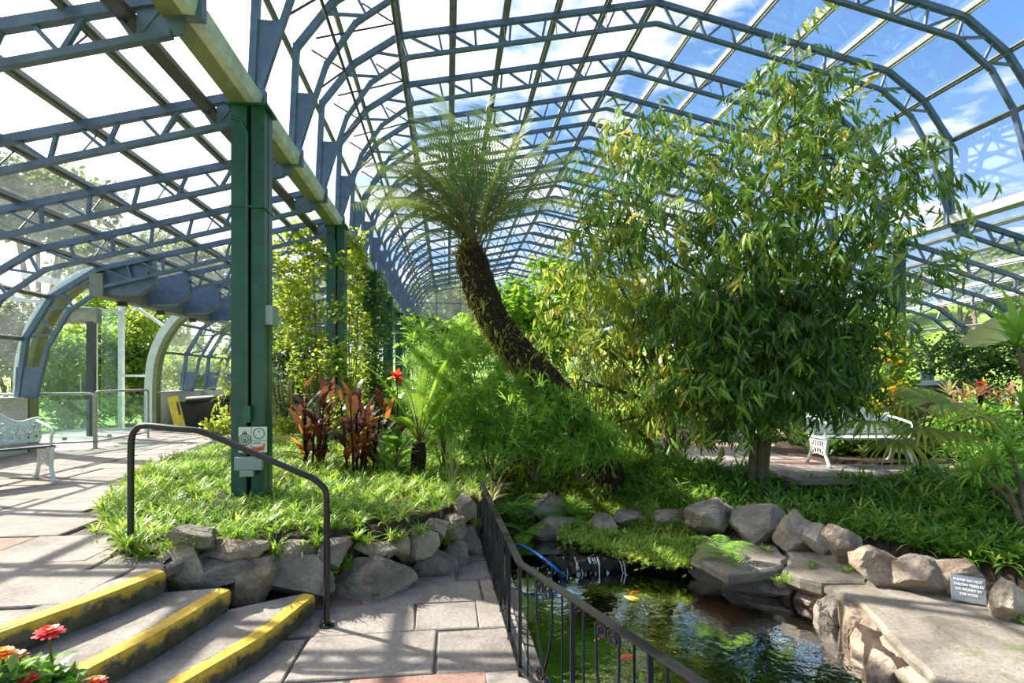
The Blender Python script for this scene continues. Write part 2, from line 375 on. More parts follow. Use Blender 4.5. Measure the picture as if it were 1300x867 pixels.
def branches(mb,base,targets,r0,seed=0,mid=None,n=7):
    r=random.Random(seed)
    for t in targets:
        b=np.array(base,float); t=np.array(t,float); c=(b+t)/2+np.array([r.uniform(-.15,.15),r.uniform(-.15,.15),.25*abs(t[2]-b[2])])
        if mid is not None: c=np.array(mid)+np.array([r.uniform(-.1,.1)]*3)
        P=[(1-u)**2*b+2*u*(1-u)*c+u*u*t for u in np.linspace(0,1,n)]
        mb.tube(P,np.linspace(r0,r0*.18,n),6)
def sample(poly,dens,seed=1):
    r=np.random.default_rng(seed); a=np.array([p[:2] for p in poly]); lo,hi=a.min(0),a.max(0)
    n=int(dens*np.prod(hi-lo)); P=r.uniform(lo,hi,(n,2)); return P[inpoly(P,poly)]
# ------------------------------------------------------------------ terrain
STEP0=[(-4.4,-1.6),(-3.45,.6),(-2.75,2.15),(-2.27,3.1),(-2.05,3.55),(-1.90,3.95)]
WALL=[(-1.95,4.1),(-1.5,4.2),(-1.06,4.38),(-.84,4.42),(-.25,4.8),(.05,5.2),(.25,5.6),(.37,6.0),(.6,6.6)]
POOLN=[(.62,6.6),(.9,7.15),(1.3,7.2),(1.7,6.95),(2.0,6.45),(2.2,6.15),(2.75,6.0),(3.0,5.95)]
ROCKR=[(3.5,6.1),(3.9,5.85),(4.25,5.5),(4.5,5.1),(4.75,4.7),(5.2,4.1),(5.9,3.3),(6.6,2.2),(7,.5),(7,-2)]
LOW=STEP0+[(x,y+.26) for x,y in WALL[:-1]]+[WALL[-1]]+POOLN[1:]+ROCKR+[(-4.4,-2)]
POND=[(.62,-2),(.60,3.0),(.58,4.5),(.55,5.9),(.66,6.5),(.95,7.05),(1.3,7.08),(1.65,6.85),(1.92,6.4),(2.1,6.05),(2.6,5.85),(2.85,5.2),(3.15,5.0),(3.3,4.7),(3.25,4.2),(3.05,3.7),(2.97,3.2),(2.9,2.4),(2.95,.5),(2.95,-2)]
BEDL=[(-2.05,4.2),(-2.45,4.35),(-3.08,5.29),(-3.6,6.5),(-3.95,7.51),(-4.25,8.8),(-4.34,9.91),(-4.2,11.2),(-3.5,11.9),(-2,12.3),(.5,12.4),(2,11.5),(2,8.5),(1.2,7.3),(.75,6.8),(.37,6.05),(.2,5.65),(0,5.25),(-.3,4.85),(-.84,4.5),(-1.06,4.45),(-1.5,4.28)]
FLOORL=[(-7.4,-2),(-4.4,-2)]+STEP0+[(-2.0,4.2),(-2.4,4.35),(-3.08,5.29),(-3.6,6.5),(-3.95,7.51),(-4.25,8.8),(-4.34,9.91),(-4.2,11.2),(-3.5,11.9),(-2,12.3),(.5,12.4),(.5,13.7),(-3.2,14.2),(-4.4,15.5),(-4.6,16.5),(-7.4,16.5)]
PATHR=[(3.5,8.2),(4.2,7.4),(4.8,6.9),(5.6,6.62),(7.0,6.6),(9.2,6.5),(9.2,7.5),(7.4,7.55),(6.4,7.6),(5.8,8.0),(5.6,9.0),(6.6,10.6),(9.0,12.4),(8.6,13.6),(5.5,11.4),(4.2,10)]
nx,ny=190,320
gx=np.r_[np.linspace(-5.2,-2.4,22),np.linspace(-2.35,5.2,190),np.linspace(5.3,15,50)]; gy=np.r_[np.linspace(-2,2.2,40),np.linspace(2.25,8,145),np.linspace(8.1,33,150)]; nx,ny=len(gx),len(gy)
def H(P):
    P=np.asarray(P,float)[:,:2]
    low=inpoly(P,LOW); pond=inpoly(P,POND); dl=pdist(P,LOW); h=np.full(len(P),.03)
    h+=.03*vnoise(P,1.7,3)
    right=P[:,0]>.7
    # right/back banks slope down to the pond
    back=sst(.6,1.0,P[:,0])*sst(3.6,2.8,P[:,0]) ; base=-.42-.30*back
    hr=base+(h-base)*sst(0,1.5,dl)
    hr=np.where(P[:,0]>3,-.40+(h+.40)*sst(0,2.0,dl),hr)
    h=np.where(right&~low,hr,h)
    fl=inpoly(P,FLOORL)|inpoly(P,PATHR); h=np.where(fl,-.08,h)
    hl=np.where(P[:,0]<.6,-.58,-.62)
    h=np.where(low,hl,h); h=np.where(pond,-1.15+.06*vnoise(P,2.5,5),h)
    return h
XX,YY=np.meshgrid(gx,gy); P2=np.stack([XX.ravel(),YY.ravel()],1); hz=H(P2)
V=np.column_stack([P2,hz]); idx=np.arange(nx*ny).reshape(ny,nx)
F=np.stack([idx[:-1,:-1],idx[:-1,1:],idx[1:,1:],idx[1:,:-1]],-1).reshape(-1,4)
pin=inpoly(P2,POND)[F].all(1)
tag(MB().add(V,F[~pin]).build('ground_soil',M['soil'],smooth=True),kind='structure')
vp,inv=np.unique(F[pin],return_inverse=True)
tag(MB().add(V[vp],inv.reshape(-1,4)).build('ground_pond_bed',M['pondbed'],smooth=True),kind='structure')
# outside ground with hill rising all round
g=np.linspace(-1,1,121); gx2=np.sign(g)*(np.abs(g)**1.6)*130+3.5; gy2=np.sign(g)*(np.abs(g)**1.6)*130+15
XX,YY=np.meshgrid(gx2,gy2); Q=np.stack([XX.ravel(),YY.ravel()],1)
def Hout(Q):
    Q=np.asarray(Q,float); ex=np.maximum(np.abs(Q[:,0]-3.5)-12,0); ey=np.maximum(np.abs(Q[:,1]-15)-19,0); r=np.hypot(ex,ey)
    return -.15+9*sst(4,60,r)*(1+.25*vnoise(Q,.05,9))*np.where(Q[:,0]>3.5,1.15,.5)
inside=(np.abs(Q[:,0]-3.5)<10.6)&(np.abs(Q[:,1]-15.5)<17.5)
zz=np.where(inside,-1.4,Hout(Q)); idx=np.arange(len(Q)).reshape(121,121)
F=np.stack([idx[:-1,:-1],idx[:-1,1:],idx[1:,1:],idx[1:,:-1]],-1).reshape(-1,4)
tag(MB().add(np.column_stack([Q,zz]),F).build('ground_hill',M['lawn'],smooth=True),kind='structure')
# ------------------------------------------------------------------ paving: random flagstones
def clip(poly,a,b):
    """keep the part of a convex polygon left of a->b"""
    out=[]; n=len(poly); s=lambda p:(b[0]-a[0])*(p[1]-a[1])-(b[1]-a[1])*(p[0]-a[0])
    for i in range(n):
        p,q=poly[i],poly[(i+1)%n]; sp,sq=s(p),s(q)
        if sp>=0: out.append(p)
        if sp*sq<0:
            t=sp/(sp-sq); out.append((p[0]+t*(q[0]-p[0]),p[1]+t*(q[1]-p[1])))
    return out
def slab(mb,poly,z,th=.06,r=.5,bev=.012,wob=.0):
    n=len(poly)
    if n<3: return
    P=np.array(poly); c=P.mean(0)
    area=.5*abs(sum(P[i][0]*P[(i+1)%n][1]-P[(i+1)%n][0]*P[i][1] for i in range(n)))
    if area<.01: return
    d=c-P; d/=np.linalg.norm(d,axis=1)[:,None]+1e-9; I=P+d*bev
    V=[(x,y,z-th) for x,y in P]+[(x,y,z-bev*.6) for x,y in P]+[(x,y,z) for x,y in I]
    f=[list(range(2*n,3*n))]
    for i in range(n):
        j=(i+1)%n; f+= [[i,j,n+j,n+i],[n+i,n+j,2*n+j,2*n+i]]
    mb.ngon(V,f,r)
def paving(mb,x0,x1,y0,y1,z,rows=(.38,.75),cols=(.5,1.25),keep=None,cuts=None,seed=3,tilt=0,pink=.08):
    r=random.Random(seed); y=y0
    while y<y1:
        h=r.uniform(*rows); x=x0-r.uniform(0,.6)
        while x<x1:
            w=r.uniform(*cols); g=.008
            j=lambda:r.uniform(-.02,.02)
            poly=[(x+g+j(),y+g+j()),(x+w-g+j(),y+g+j()),(x+w-g+j(),y+h-g+j()),(x+g+j(),y+h-g+j())]
            if tilt:
                ct,st=math.cos(tilt),math.sin(tilt); poly=[(a*ct-b*st,a*st+b*ct) for a,b in poly]
            c=np.array([[sum(p[0] for p in poly)/4,sum(p[1] for p in poly)/4]])
            if keep is None or keep(c):
                for a,b in (cuts or []): poly=clip(poly,a,b)
                slab(mb,poly,z+r.uniform(-.004,.004),r=r.uniform(.93,1) if r.random()<pink else r.uniform(0,.9))
            x+=w
        y+=h
fl=MB()
def keepL(c): return (inpoly(c,FLOORL)[0] or (pdist(c,FLOORL)[0]<.15)) and not inpoly(c,LOW)[0]
# above the steps only the cut against the step edge matters
paving(fl,-9,2,-3,17,0,(.45,.95),(.6,1.5),keepL,None,5,tilt=R(-14),pink=.05)
fl2=MB()
# remove slabs crossing into the steps: rebuild cleanly by clipping against step line
fl=MB(); ea,eb=np.array(STEP0[2]),np.array(STEP0[5])
def keepA(c): return c[0][1]>4.25 and keepL(c)
def keepB(c): return c[0][1]<=4.6 and c[0][0]<-1.6
r_=5
paving(fl,-9,2,4.2,18,0,(.45,.9),(.6,1.5),lambda c:keepL(c),None,5,pink=.05)
paving(fl,-9,-1.3,-2.2,4.15,0,(.5,.9),(.7,1.5),lambda c:True,[(STEP0[1],STEP0[3]),(STEP0[3],(-1.86,4.1))],8,pink=.04)
floor=tag(fl.build('floor',M['flag']),kind='structure')
bm=MB(); bm.ngon([(x,y,-.03) for x,y in [(-7.4,-2),(-4.45,-2)]+[(a-.05,b+.02) for a,b in STEP0]+[(-2.1,4.2),(-3.2,5.3),(-4.1,7.5),(-4.45,9.9),(-4.3,11.2),(-3.5,12),(-2,12.4),(.4,12.5),(.4,13.6),(-3.2,14.1),(-4.5,15.5),(-4.7,16.5),(-7.4,16.5)]],[list(range(21))])
tag(bm.build('floor_joints',M['joint']),kind='structure')
lp=MB()
def keepLP(c): return c[0][0]>-4
paving(lp,-4.6,.5,-2,6.2,-.47,(.38,.62),(.45,.95),keepLP,[((.50,-3),(.50,5.4)),((.50,5.4),(.36,6.2)),((0,5.25),(-1.2,4.38)) if False else ((.5,-3),(.5,7))],21,pink=.16)
tag(lp.build('floor_lower_path',M['flag']),kind='structure')
bm=MB(); bm.ngon([(x,y,-.485) for x,y in [(-4.4,-2),(.5,-2),(.5,5.5),(.36,6.2),(-.2,5.2),(-.8,4.8),(-1.9,4.5),(-2.3,3.3),(-3.4,.8)]],[list(range(9))]); tag(bm.build('floor_lower_joints',M['joint']),kind='structure')
kb=MB(); kb.box((.52,2,-.83),(.10,8,.70)); tag(kb.build('wall_pond_side',M['mortar']),kind='structure')
pr=MB(); paving(pr,3,9.5,6.5,14,.0,(.5,.8),(.6,1.2),lambda c:inpoly(c,PATHR)[0] or pdist(c,PATHR)[0]<.15,None,31,pink=.2)
tag(pr.build('floor_right_path',M['flag']),kind='structure')
# ------------------------------------------------------------------ steps
def edge_prism(name,label,front,back,z,th):
    t=thing(name,label,'step',(front[3][0],front[3][1],z-th),None)
    n=len(front)
    # densify
    def dens(L,m=40):
        L=np.array(L); s=np.r_[0,np.cumsum(np.linalg.norm(np.diff(L,axis=0),axis=1))]; u=np.linspace(0,s[-1],m)
        return np.stack([np.interp(u,s,L[:,0]),np.interp(u,s,L[:,1])],1)
    f=dens(front); b=dens(back); m=len(f)
    tang=np.gradient(f,axis=0); tang/=np.linalg.norm(tang,axis=1)[:,None]; nrm=np.stack([tang[:,1],-tang[:,0]],1)
    if b is not None:
        tr=MB(); inn=f-nrm*.07
        Vv=np.concatenate([np.column_stack([inn,np.full(m,z-.001)]),np.column_stack([b,np.full(m,z-.001)])])
        Ff=[[i,i+1,m+i+1,m+i] for i in range(m-1)]
        tr.add(Vv,Ff,.45)
        Vv=np.concatenate([np.column_stack([b,np.full(m,z-.001)]),np.column_stack([b,np.full(m,z-th)])]); tr.add(Vv,Ff,.45)
        tr.build('tread',M['flag'],t)
    ns=MB(); wob=.012*np.array([vnoise(np.array([[i*.35,z*9]]),1,4)[0] for i in range(m)])
    rings=[(-.07,0,.12),(-.045,.001,-.05),(.010,-.008,-.06),(.022,-.03,.06),(.018,-th*.5,.22),(.0,-th,.36)]
    Vv=[];rr=[]
    for o,dz,r in rings:
        Vv.append(np.column_stack([f+nrm*(o+wob[:,None]*(1 if o>-.05 else 0)),np.full(m,z+dz)])); rr+= [r]*m
    Ff=[[k*m+i,(k+1)*m+i,(k+1)*m+i+1,k*m+i+1] for k in range(len(rings)-1) for i in range(m-1)]
    ns.add(np.concatenate(Vv),Ff,np.array(rr)); 
    ns.poly.append([k*m+m-1 for k in range(len(rings))])
    ns.build('yellow_nosing',M['nosing'],t,smooth=False)
E1=[(-3.6,-1.2),(-2.75,.9),(-2.15,2.2),(-1.85,2.85),(-1.66,3.35),(-1.50,4.0)]
E2=[(-3.0,-.9),(-2.2,1.3),(-1.68,2.5),(-1.41,3.08),(-1.16,3.6),(-1.0,4.25)]
edge_prism('stone_step','worn stone step with flaking yellow edge, level with the upper paving','x' and STEP0,[(a-.14,b+.05) for a,b in STEP0],.002,.17)
edge_prism('stone_step','middle stone step with yellow painted edge between the two others',E1,[(a-.02,b+.02) for a,b in STEP0],-.157,.16)
edge_prism('stone_step','lowest stone step, yellow edge meeting the lower paving by the handrail foot',E2,[(a-.02,b+.02) for a,b in E1],-.314,.16)
# ------------------------------------------------------------------ greenhouse frame
T0,DT=6.05,1.483
XL,XR,XC=-2.03,9.1,3.53
YT=[T0+DT*k for k in range(-5,19)]   # truss positions
YG=YT[-1]
OUT=[(0,7.69),(4.3,6.80),(5.02,6.30),(5.5,5.65),(5.56,4.30)]
INN=[(0,7.33),(4.15,6.47),(4.75,6.02),(5.12,5.45),(5.47,4.35)]
def pt(prof,s,y): return [(XC+s*a,y,z) for a,z in prof]
def polyat(prof,t):
    P=np.array(prof); s=np.r_[0,np.cumsum(np.linalg.norm(np.diff(P,axis=0),axis=1))]; t=t*s[-1]
    return np.array([np.interp(t,s,P[:,0]),np.interp(t,s,P[:,1])])
def truss(root,outs,inns,braces,plates):
    """outs/inns: polylines in 3D"""
    for nm,lines,w,h in (('top_chord',outs,.075,.085),('bottom_chord',inns,.065,.06)):
        m=MB()
        for L in lines:
            for a,b in zip(L[:-1],L[1:]):
                m.bar(a,b,w,h,(0,1,0) if False else (0,0,1)); 
                m.bar(np.array(b)-[0,w/2,0],np.array(b)+[0,w/2,0],h,h)
        m.build(nm,M['blue'],root)
    for a,b in braces:
        m=MB(); m.bar(a,b,.04,.034); m.build('brace',M['blue'],root)
    for poly,y,th in plates:
        n=len(poly); V=[(x,y-th/2,z) for x,z in poly]+[(x,y+th/2,z) for x,z in poly]
        m=MB(); m.ngon(V,[list(range(n))[::-1],list(range(n,2*n))]+[[i,(i+1)%n,n+(i+1)%n,n+i] for i in range(n)]); m.build('end_plate',M['blue'],root)
y=T0
proto=thing('nave_truss','x','truss',(XL,y,4.25),'nave roof trusses')
br=[]
for s in (-1,1):
    N=9
    for k in range(N):
        t=(k+.2)/ (N+.8)*.80; t2=(k+.62)/(N+.8)*.80; t3=(k+1.05)/(N+.8)*.80
        a=polyat(OUT,t); b=polyat(INN,t2); c=polyat(OUT,t3)
        br.append(((XC+s*b[0],y,b[1]),(XC+s*a[0],y,a[1]))); br.append(((XC+s*b[0],y,b[1]),(XC+s*c[0],y,c[1])))
pl=[]
for s in (-1,1):
    pl.append(([(XC+s*5.56,5.05),(XC+s*5.22,5.05),(XC+s*5.44,4.30),(XC+s*5.56,4.30)],y,.03))
truss(proto,[pt(OUT,-1,y),pt(OUT,1,y)],[pt(INN,-1,y),pt(INN,1,y)],br,pl)
for k,yy in enumerate(YT):
    o=proto if k==0 else copy_tree(proto)
    o.location.y=yy
    o['label']=f'slate blue lattice truss of the high roof, {ORD[k]} from the near end' if k<len(YT)-1 else 'slate blue lattice truss of the high roof against the glazed end wall'
# aisle trusses
AO=[(XL,4.27),(-6.12,3.22),(-6.86,2.72),(-7.27,2.0),(-7.40,.98)]
AI=[(XL-.1,3.97),(-5.98,2.93),(-6.58,2.48),(-6.93,1.85),(-7.12,.98)]
def aisle(side,short=False):
    y=T0; X=(lambda x:x) if side<0 else (lambda x:2*XC-x)
    ao=AO[:2]if short else AO; ai=AI[:2] if short else AI
    root=thing('aisle_truss','x','truss',(X(XL),y,4.2),'aisle roof trusses')
    br=[]; N=7 if short else 10; f=.97 if short else .86
    for k in range(N):
        a=polyat(ao,(k+.1)/N*f+.01); b=polyat(ai,(k+.5)/N*f); c=polyat(ao,(k+.9)/N*f)
        br+= [((X(b[0]),y,b[1]),(X(a[0]),y,a[1])),((X(b[0]),y,b[1]),(X(c[0]),y,c[1]))]
    pl=[([(X(XL),4.3),(X(XL-.35),4.2),(X(XL-.35),3.88),(X(XL),3.97)],y,.02)]
    if short: pl.append(([(X(-6.15),3.26),(X(-5.25),3.46),(X(-5.2),2.98),(X(-5.5),2.8),(X(-6.15),2.8)],y,.16))
    else: pl.append(([(X(-7.42),1.5),(X(-7.04),1.5),(X(-7.12),.96),(X(-7.44),.96)],y,.04))
    truss(root,[[(X(a),y,z) for a,z in ao]],[[(X(a),y,z) for a,z in ai]],br,pl); return root
LF=aisle(-1); LS=aisle(-1,True); RF=aisle(1)
uf=us=ur=False
for k,yy in enumerate(YT[:-1]):
    if k>=2:
        short=10.6<yy<15.0
        if short: o=LS if not us else copy_tree(LS); us=True
        else: o=LF if not uf else copy_tree(LF); uf=True
        o.location.y=yy; o['label']=('cut-short' if short else 'curved')+f' slate blue truss over the left aisle, {ORD[k-2]} from the near end'
        o['group']='left aisle trusses'
    if k>=6:
        o=RF if not ur else copy_tree(RF); ur=True
        o.location.y=yy; o['label']=f'curved lattice truss over the right aisle, {ORD[k-6]} from the near end'; o['group']='right aisle trusses'
# purlins
def purl(p,label,w,h,mat,y0,y1,side=0,clips=None):
    o=thing('roof_purlin',label,'purlin',(p[0],y0,p[1]),'roof purlins')
    m=MB(); m.box((p[0],(y0+y1)/2,p[1]),(w,y1-y0,h),Ry(side)); m.box((p[0],(y0+y1)/2,p[1]-h*.7),(w*.45,y1-y0,h*.6),Ry(side)); m.build('bar',mat,o)
    return o
Y0=YT[0]-.3
for s in (-1,1):
    for k in range(6):
        if s==1 and k==0: continue
        t=k/5; x=4.3*t; z=7.69+(6.8-7.69)*t+.09
        side='left' if s<0 else 'right'
        lab='grey purlin bar running along the ridge of the high roof' if k==0 else f'grey purlin bar on the {side} slope of the high roof, {ORD[k-1]} below the ridge'
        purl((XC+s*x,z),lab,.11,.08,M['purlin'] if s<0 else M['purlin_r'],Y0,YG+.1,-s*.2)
    for q,(x,z) in enumerate([(5.07,6.36),(5.6,5.65)]):
        purl((XC+s*x,z),f'grey purlin bar at the {"upper" if q==0 else "lower"} {"left" if s<0 else "right"} shoulder bend of the high roof',.06,.06,M['purlin'],Y0,YG+.1,-s*.8)
for i,x in enumerate([-2.9,-3.7,-4.5,-5.3,-6.12]):
    z=4.27-.257*(-2.03-x)+.09
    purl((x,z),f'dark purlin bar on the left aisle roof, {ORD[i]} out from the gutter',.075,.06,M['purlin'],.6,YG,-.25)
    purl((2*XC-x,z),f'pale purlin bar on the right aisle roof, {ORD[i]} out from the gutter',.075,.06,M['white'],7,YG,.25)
for a,b,s in (( .6,10.5,'near'),(15.0,YG,'far')):
    purl((-6.92,2.74),f'dark bar along the curved eave of the left aisle, {s} stretch upper',.05,.05,M['purlin'],a,b,-.9)
    purl((-7.33,2.0),f'dark bar along the curved eave of the left aisle, {s} stretch lower',.05,.05,M['purlin'],a,b,-1.4)
purl((2*XC+6.92,2.74),'dark bar along the curved eave of the right aisle, upper',.05,.05,M['purlin'],7,YG,.9)
purl((2*XC+7.33,2.0),'dark bar along the curved eave of the right aisle, lower',.05,.05,M['purlin'],7,YG,1.4)
# glass
def sheet(name,prof,y0,y1,mat):
    m=MB()
    for a,b in zip(prof[:-1],prof[1:]):
        m.add([(a[0],y0,a[1]),(b[0],y0,b[1]),(b[0],y1,b[1]),(a[0],y1,a[1])],[[0,1,2,3]])
    return tag(m.build(name,mat),kind='structure')
off=[(0,7.83),(4.34,6.94),(5.12,6.40),(5.66,5.68),(5.68,4.42)]
sheet('ceiling_left_slope',[(XC-a,z) for a,z in off],Y0,YG,M['glassroof'])
sheet('ceiling_right_slope',[(XC+a,z) for a,z in off],Y0,YG,M['glassroof'])
ao=[(XL-.05,4.40),(-6.16,3.35),(-6.95,2.80),(-7.38,2.02),(-7.48,1.0)]
sheet('window_1',ao,.6,10.5,M['glassleft'])
sheet('window_2',ao[:2],10.5,15.0,M['glassleft'])
sheet('window_3',ao,15.0,YG,M['glassleft'])
sheet('window_4',[(2*XC-a,z) for a,z in ao],7,YG,M['glassroof'])
# glazing bars of the left aisle glass between trusses (slim)
# low walls
for nm,x,y0,y1 in (('wall_left_near',-7.42,-2,10.62),('wall_left_far',-7.42,14.95,YG),('wall_right',2*XC+7.42,6,YG)):
    m=MB(); m.box((x,(y0+y1)/2,.43),(.18,y1-y0,1.06)); m.box((x,(y0+y1)/2,.965),(.26,y1-y0,.03)); tag(m.build(nm,M['whiterender']),kind='structure')
# gable end
m=MB()
for x in np.arange(XL,XR+.1,1.39): m.box((x,YG+.12,4.0),(.05,.05,8.0 if False else 7.2-abs(x-XC)*.22))
for z in (1.0,2.2,3.4,4.6,5.8): m.box((XC,YG+.12,z),(22 if z<3 else 11.2,.05,.05))
tag(m.build('wall_end_frame',M['blue']),kind='structure')
m=MB(); prof=[(XC-a,z) for a,z in off[::-1]]+[(XC+a,z) for a,z in off[1:]]
V=[(x,YG+.15,z) for x,z in prof]+[(XR+.2,YG+.15,-.1),(XL-.2,YG+.15,-.1)]; m.ngon(V,[list(range(len(V)))])
m.ngon([(-7.45,YG+.15,-.1),(XL-.2,YG+.15,-.1),(XL-.2,YG+.15,4.4),(-6.1,YG+.15,3.3),(-7.45,YG+.15,1.9)],[[0,1,2,3,4]])
tag(m.build('window_5',M['frost']),kind='structure')
# gutters + trays
for nm,x,lab in (('roof_gutter',XL+.02,'long olive and white gutter beam resting on the left green columns'),('roof_gutter',XR-.02,'long white gutter beam on the right side of the high roof')):
    o=thing(nm,lab,'gutter',(x,Y0,4.0)); s=1 if x<0 else -1
    m=MB(); m.box((x-s*.10,(Y0+YG)/2,4.17),(.16,YG-Y0,.15)); m.build('soffit_beam',M['olive'] if s>0 else M['gutwhite'],o)
    m=MB(); V=[(x-s*.02,4.10),(x+s*.07,4.10),(x+s*.10,4.24),(x-s*.02,4.24)]; 
    m.ngon([(a,Y0,z) for a,z in V]+[(a,YG,z) for a,z in V],[[0,1,2,3],[7,6,5,4],[0,4,5,1],[1,5,6,2],[2,6,7,3],[3,7,4,0]]); m.build('trough',M['gutwhite'],o)
    for yy in YT[3:]:
        m=MB(); m.box((x+s*.02,yy,4.2),(.20,.09,.22)); m.build('bracket',M['blue'],o)
o=thing('cable_tray','perforated metal cable tray with dark cables running beside the left gutter','cable tray',(XL-.42,Y0,4.0))
m=MB(); m.box((XL-.42,(Y0+YG)/2,4.045),(.13,YG-Y0,.006)); m.box((XL-.485,(Y0+YG)/2,4.07),(.006,YG-Y0,.05)); m.box((XL-.355,(Y0+YG)/2,4.07),(.006,YG-Y0,.05)); m.build('tray',M['perf'],o)
for q in range(4):
    m=MB(); ys=np.linspace(Y0,YG,90); m.tube([(XL-.47+q*.033+.01*math.sin(v*2+q),v,4.072+.008*math.sin(v*3.1+q*2)) for v in ys],.012,6); m.build('cable',M['cable'],o)
# columns
def column(x,y,label,group,signs=False,s=1):
    o=thing('steel_column',label,'column',(x,y,-.05),group)
    top=4.09
    m=MB(); m.box((x-.085,y,(top-.05)/2),(.15,.28,top+.05)); m.box((x+.095,y+.01,(top-.05)/2),(.13,.26,top+.05)); m.box((x,y+.05,(top-.05)/2),(.33,.10,top+.05)); m.build('shaft',M['green'],o)
    m=MB(); m.box((x,y,top+.005),(.40,.34,.025)); m.box((x,y,3.05),(.345,.30,.02)); m.build('cap_plate',M['green'],o)
    m=MB(); m.tube([(x+.0,y-.15,z) for z in (.95 if signs else .5,2,3,3.8)]+[(x-.06,y-.15,3.92),(x-.14,y-.16,3.95)],.013,8)
    m.build('conduit',M['greencond'],o)
    if signs:
        m=MB(); m.box((x+.005,y-.165,.93),(.075,.05,.17)); m.build('switch_box',M['greencond'],o)
        m=MB(); m.box((x+.19,y,1.95),(.09,.20,.20)); m.build('junction_box',M['greybox'],o)
    return o
YC=[T0+3*DT*k for k in range(0,6)]
labs=['tall green steel column standing in the bed behind the black handrail','green steel column wrapped in yellow-green climber, next behind the nearest one','green column in the left row smothered in dark hanging ivy','slim far green column of the left row with no ivy, just beyond the ivy-clad one','second to last green column of the left row','farthest green column of the left row']
c0=column(XL,YC[0],labs[0],'green columns of the left row',True)
c1=column(XL,YC[1],labs[1],'green columns of the left row')
for k in range(2,6):
    o=copy_tree(c1); o.location.y=YC[k]; o['label']=labs[k]
labr=['green steel column behind the big drooping tree with yellow-flowered climber','green column of the right row, next beyond the flowered one','green column of the right row, third from the near side','far green column of the right row','farthest green column of the right row']
for k in range(1,6):
    o=copy_tree(c1); o.location=(XR+.16,YC[k],-.05); o['label']=labr[k-1]; o['group']='green columns of the right row'
# signs on the first column
yS=YC[0]-.16
def onY(px,py,y): 
    k=(px-650)/700; return at(px,py,y/(CS-k*SN))
o=thing('sign_board','white notice board with crest, ring emblem and orange-red picture on the green column','sign',onY(321,557,yS-.02))
a=onY(303,542,yS-.02); b=onY(339,574,yS-.02)
x0,z1,x1,z0=a[0],a[2],b[0],b[2]; w=x1-x0; h=z1-z0
m=MB(); m.box(((x0+x1)/2,yS-.02,(z0+z1)/2),(w,.012,h)); m.build('board',M['signwhite'],o)
m=MB(); m.box((x0+w*.45,yS-.028,(z0+z1)/2),(.004,.003,h)); m.box((x0+w*.72,yS-.028,z0+h*.46),(w*.54,.003,.004)); m.build('dividing_line',M['crest'],o)
def ring(m,cx,cz,ro,ri,y,n=24,sx=1):
    V=[];
    for rr in (ro,ri):
        for i in range(n): V.append((cx+sx*rr*math.cos(i*2*math.pi/n),y,cz+rr*math.sin(i*2*math.pi/n)))
    m.add(V,[[i,(i+1)%n,n+(i+1)%n,n+i] for i in range(n)])
m=MB(); cx,cz=x0+w*.22,z0+h*.5; ring(m,cx,cz,.062,.050,yS-.0275); ring(m,cx,cz,.040,.028,yS-.0275); m.box((cx,yS-.0275,cz-.004),(.03,.002,.036)); m.box((cx,yS-.0275,cz+.068),(.045,.002,.018)); m.box((cx,yS-.0275,cz+.083),(.014,.002,.012)); m.build('crest',M['crest'],o)
m=MB(); cx2,cz2=x0+w*.72,z0+h*.74; ring(m,cx2,cz2,.058,.048,yS-.0275); m.box((cx2,yS-.0275,cz2+.02),(.012,.002,.022)); m.build('ring_emblem',M['crest'],o)
m=MB(); V=[(x0+w*.48,z0+h*.07),(x0+w*.62,z0+h*.03),(x0+w*.9,z0+h*.08),(x0+w*.95,z0+h*.40),(x0+w*.84,z0+h*.24),(x0+w*.62,z0+h*.2),(x0+w*.5,z0+h*.24)]
m.ngon([(a,yS-.0275,b) for a,b in V],[list(range(7))[::-1]]); m.build('red_picture',M['flame'],o)
m=MB(); m.box((x0+w*.66,yS-.0275,z0+h*.37),(w*.26,.002,h*.08)); m.build('blue_patch',M['bluep'],o)
p=onY(320,590,yS); o=thing('socket_box','pale grey weatherproof socket box under the notice board on the green column','socket',p)
m=MB(); m.box(p+[-.02,-.03,.02],(.26,.07,.13)); m.build('housing',M['greybox'],o); m=MB(); m.box(p+[-.035,-.035,-.075],(.13,.06,.07)); m.build('cable_entry',M['greybox'],o)
# header beam over the opening + window gear
o=thing('header_beam','deep brown-blue beam carrying the cut-short trusses over the entrance','beam',(-6.15,10.5,2.8))
m=MB(); m.box((-6.12,12.75,2.95),(.22,4.6,.40)); m.build('beam',M['purlin'],o)
for yy in (10.62,15.02):
    m=MB(); V=[(-6.15,3.26),(-5.25,3.46),(-5.2,2.98),(-5.5,2.8),(-6.15,2.8)]; V=[(a,yy-.08,b) for a,b in V]+[(a,yy+.08,b) for a,b in V]; m.ngon(V,[[0,1,2,3,4],[9,8,7,6,5]]+[[i,(i+1)%5,5+(i+1)%5,5+i] for i in range(5)]); m.build('haunch',M['blue'],o)
for yy in (11.2,12.6,14.1): 
    m=MB(); m.box((-6.1,yy,2.71),(.12,.12,.08)); m.build('spotlight',M['bin'],o)
for q,(dx,z,lab) in enumerate([(.62,5.55,'dark window-opening rod along the left shoulder of the high roof'),(1.3,6.25,'dark window-opening rod under the left slope of the high roof')]):
    o=thing('opening_rod',lab,'rod',(XL+dx,Y0,z)); m=MB(); m.tube([(XL+dx,Y0,z),(XL+dx,YG,z)],.022,8); m.build('rod',M['cable'],o)
    for yy in YT[:-1]:
        m=MB(); m.tube([(XL+dx,yy+.3,z),(XL+dx-.45,yy+.35,z+.28)],.014,6); m.build('lever',M['cable'],o)
        m=MB(); m.tube([(XL+dx,yy+.3,z),(XL+.3,yy+.02,z-.45)],.014,6); m.build('stay',M['cable'],o)
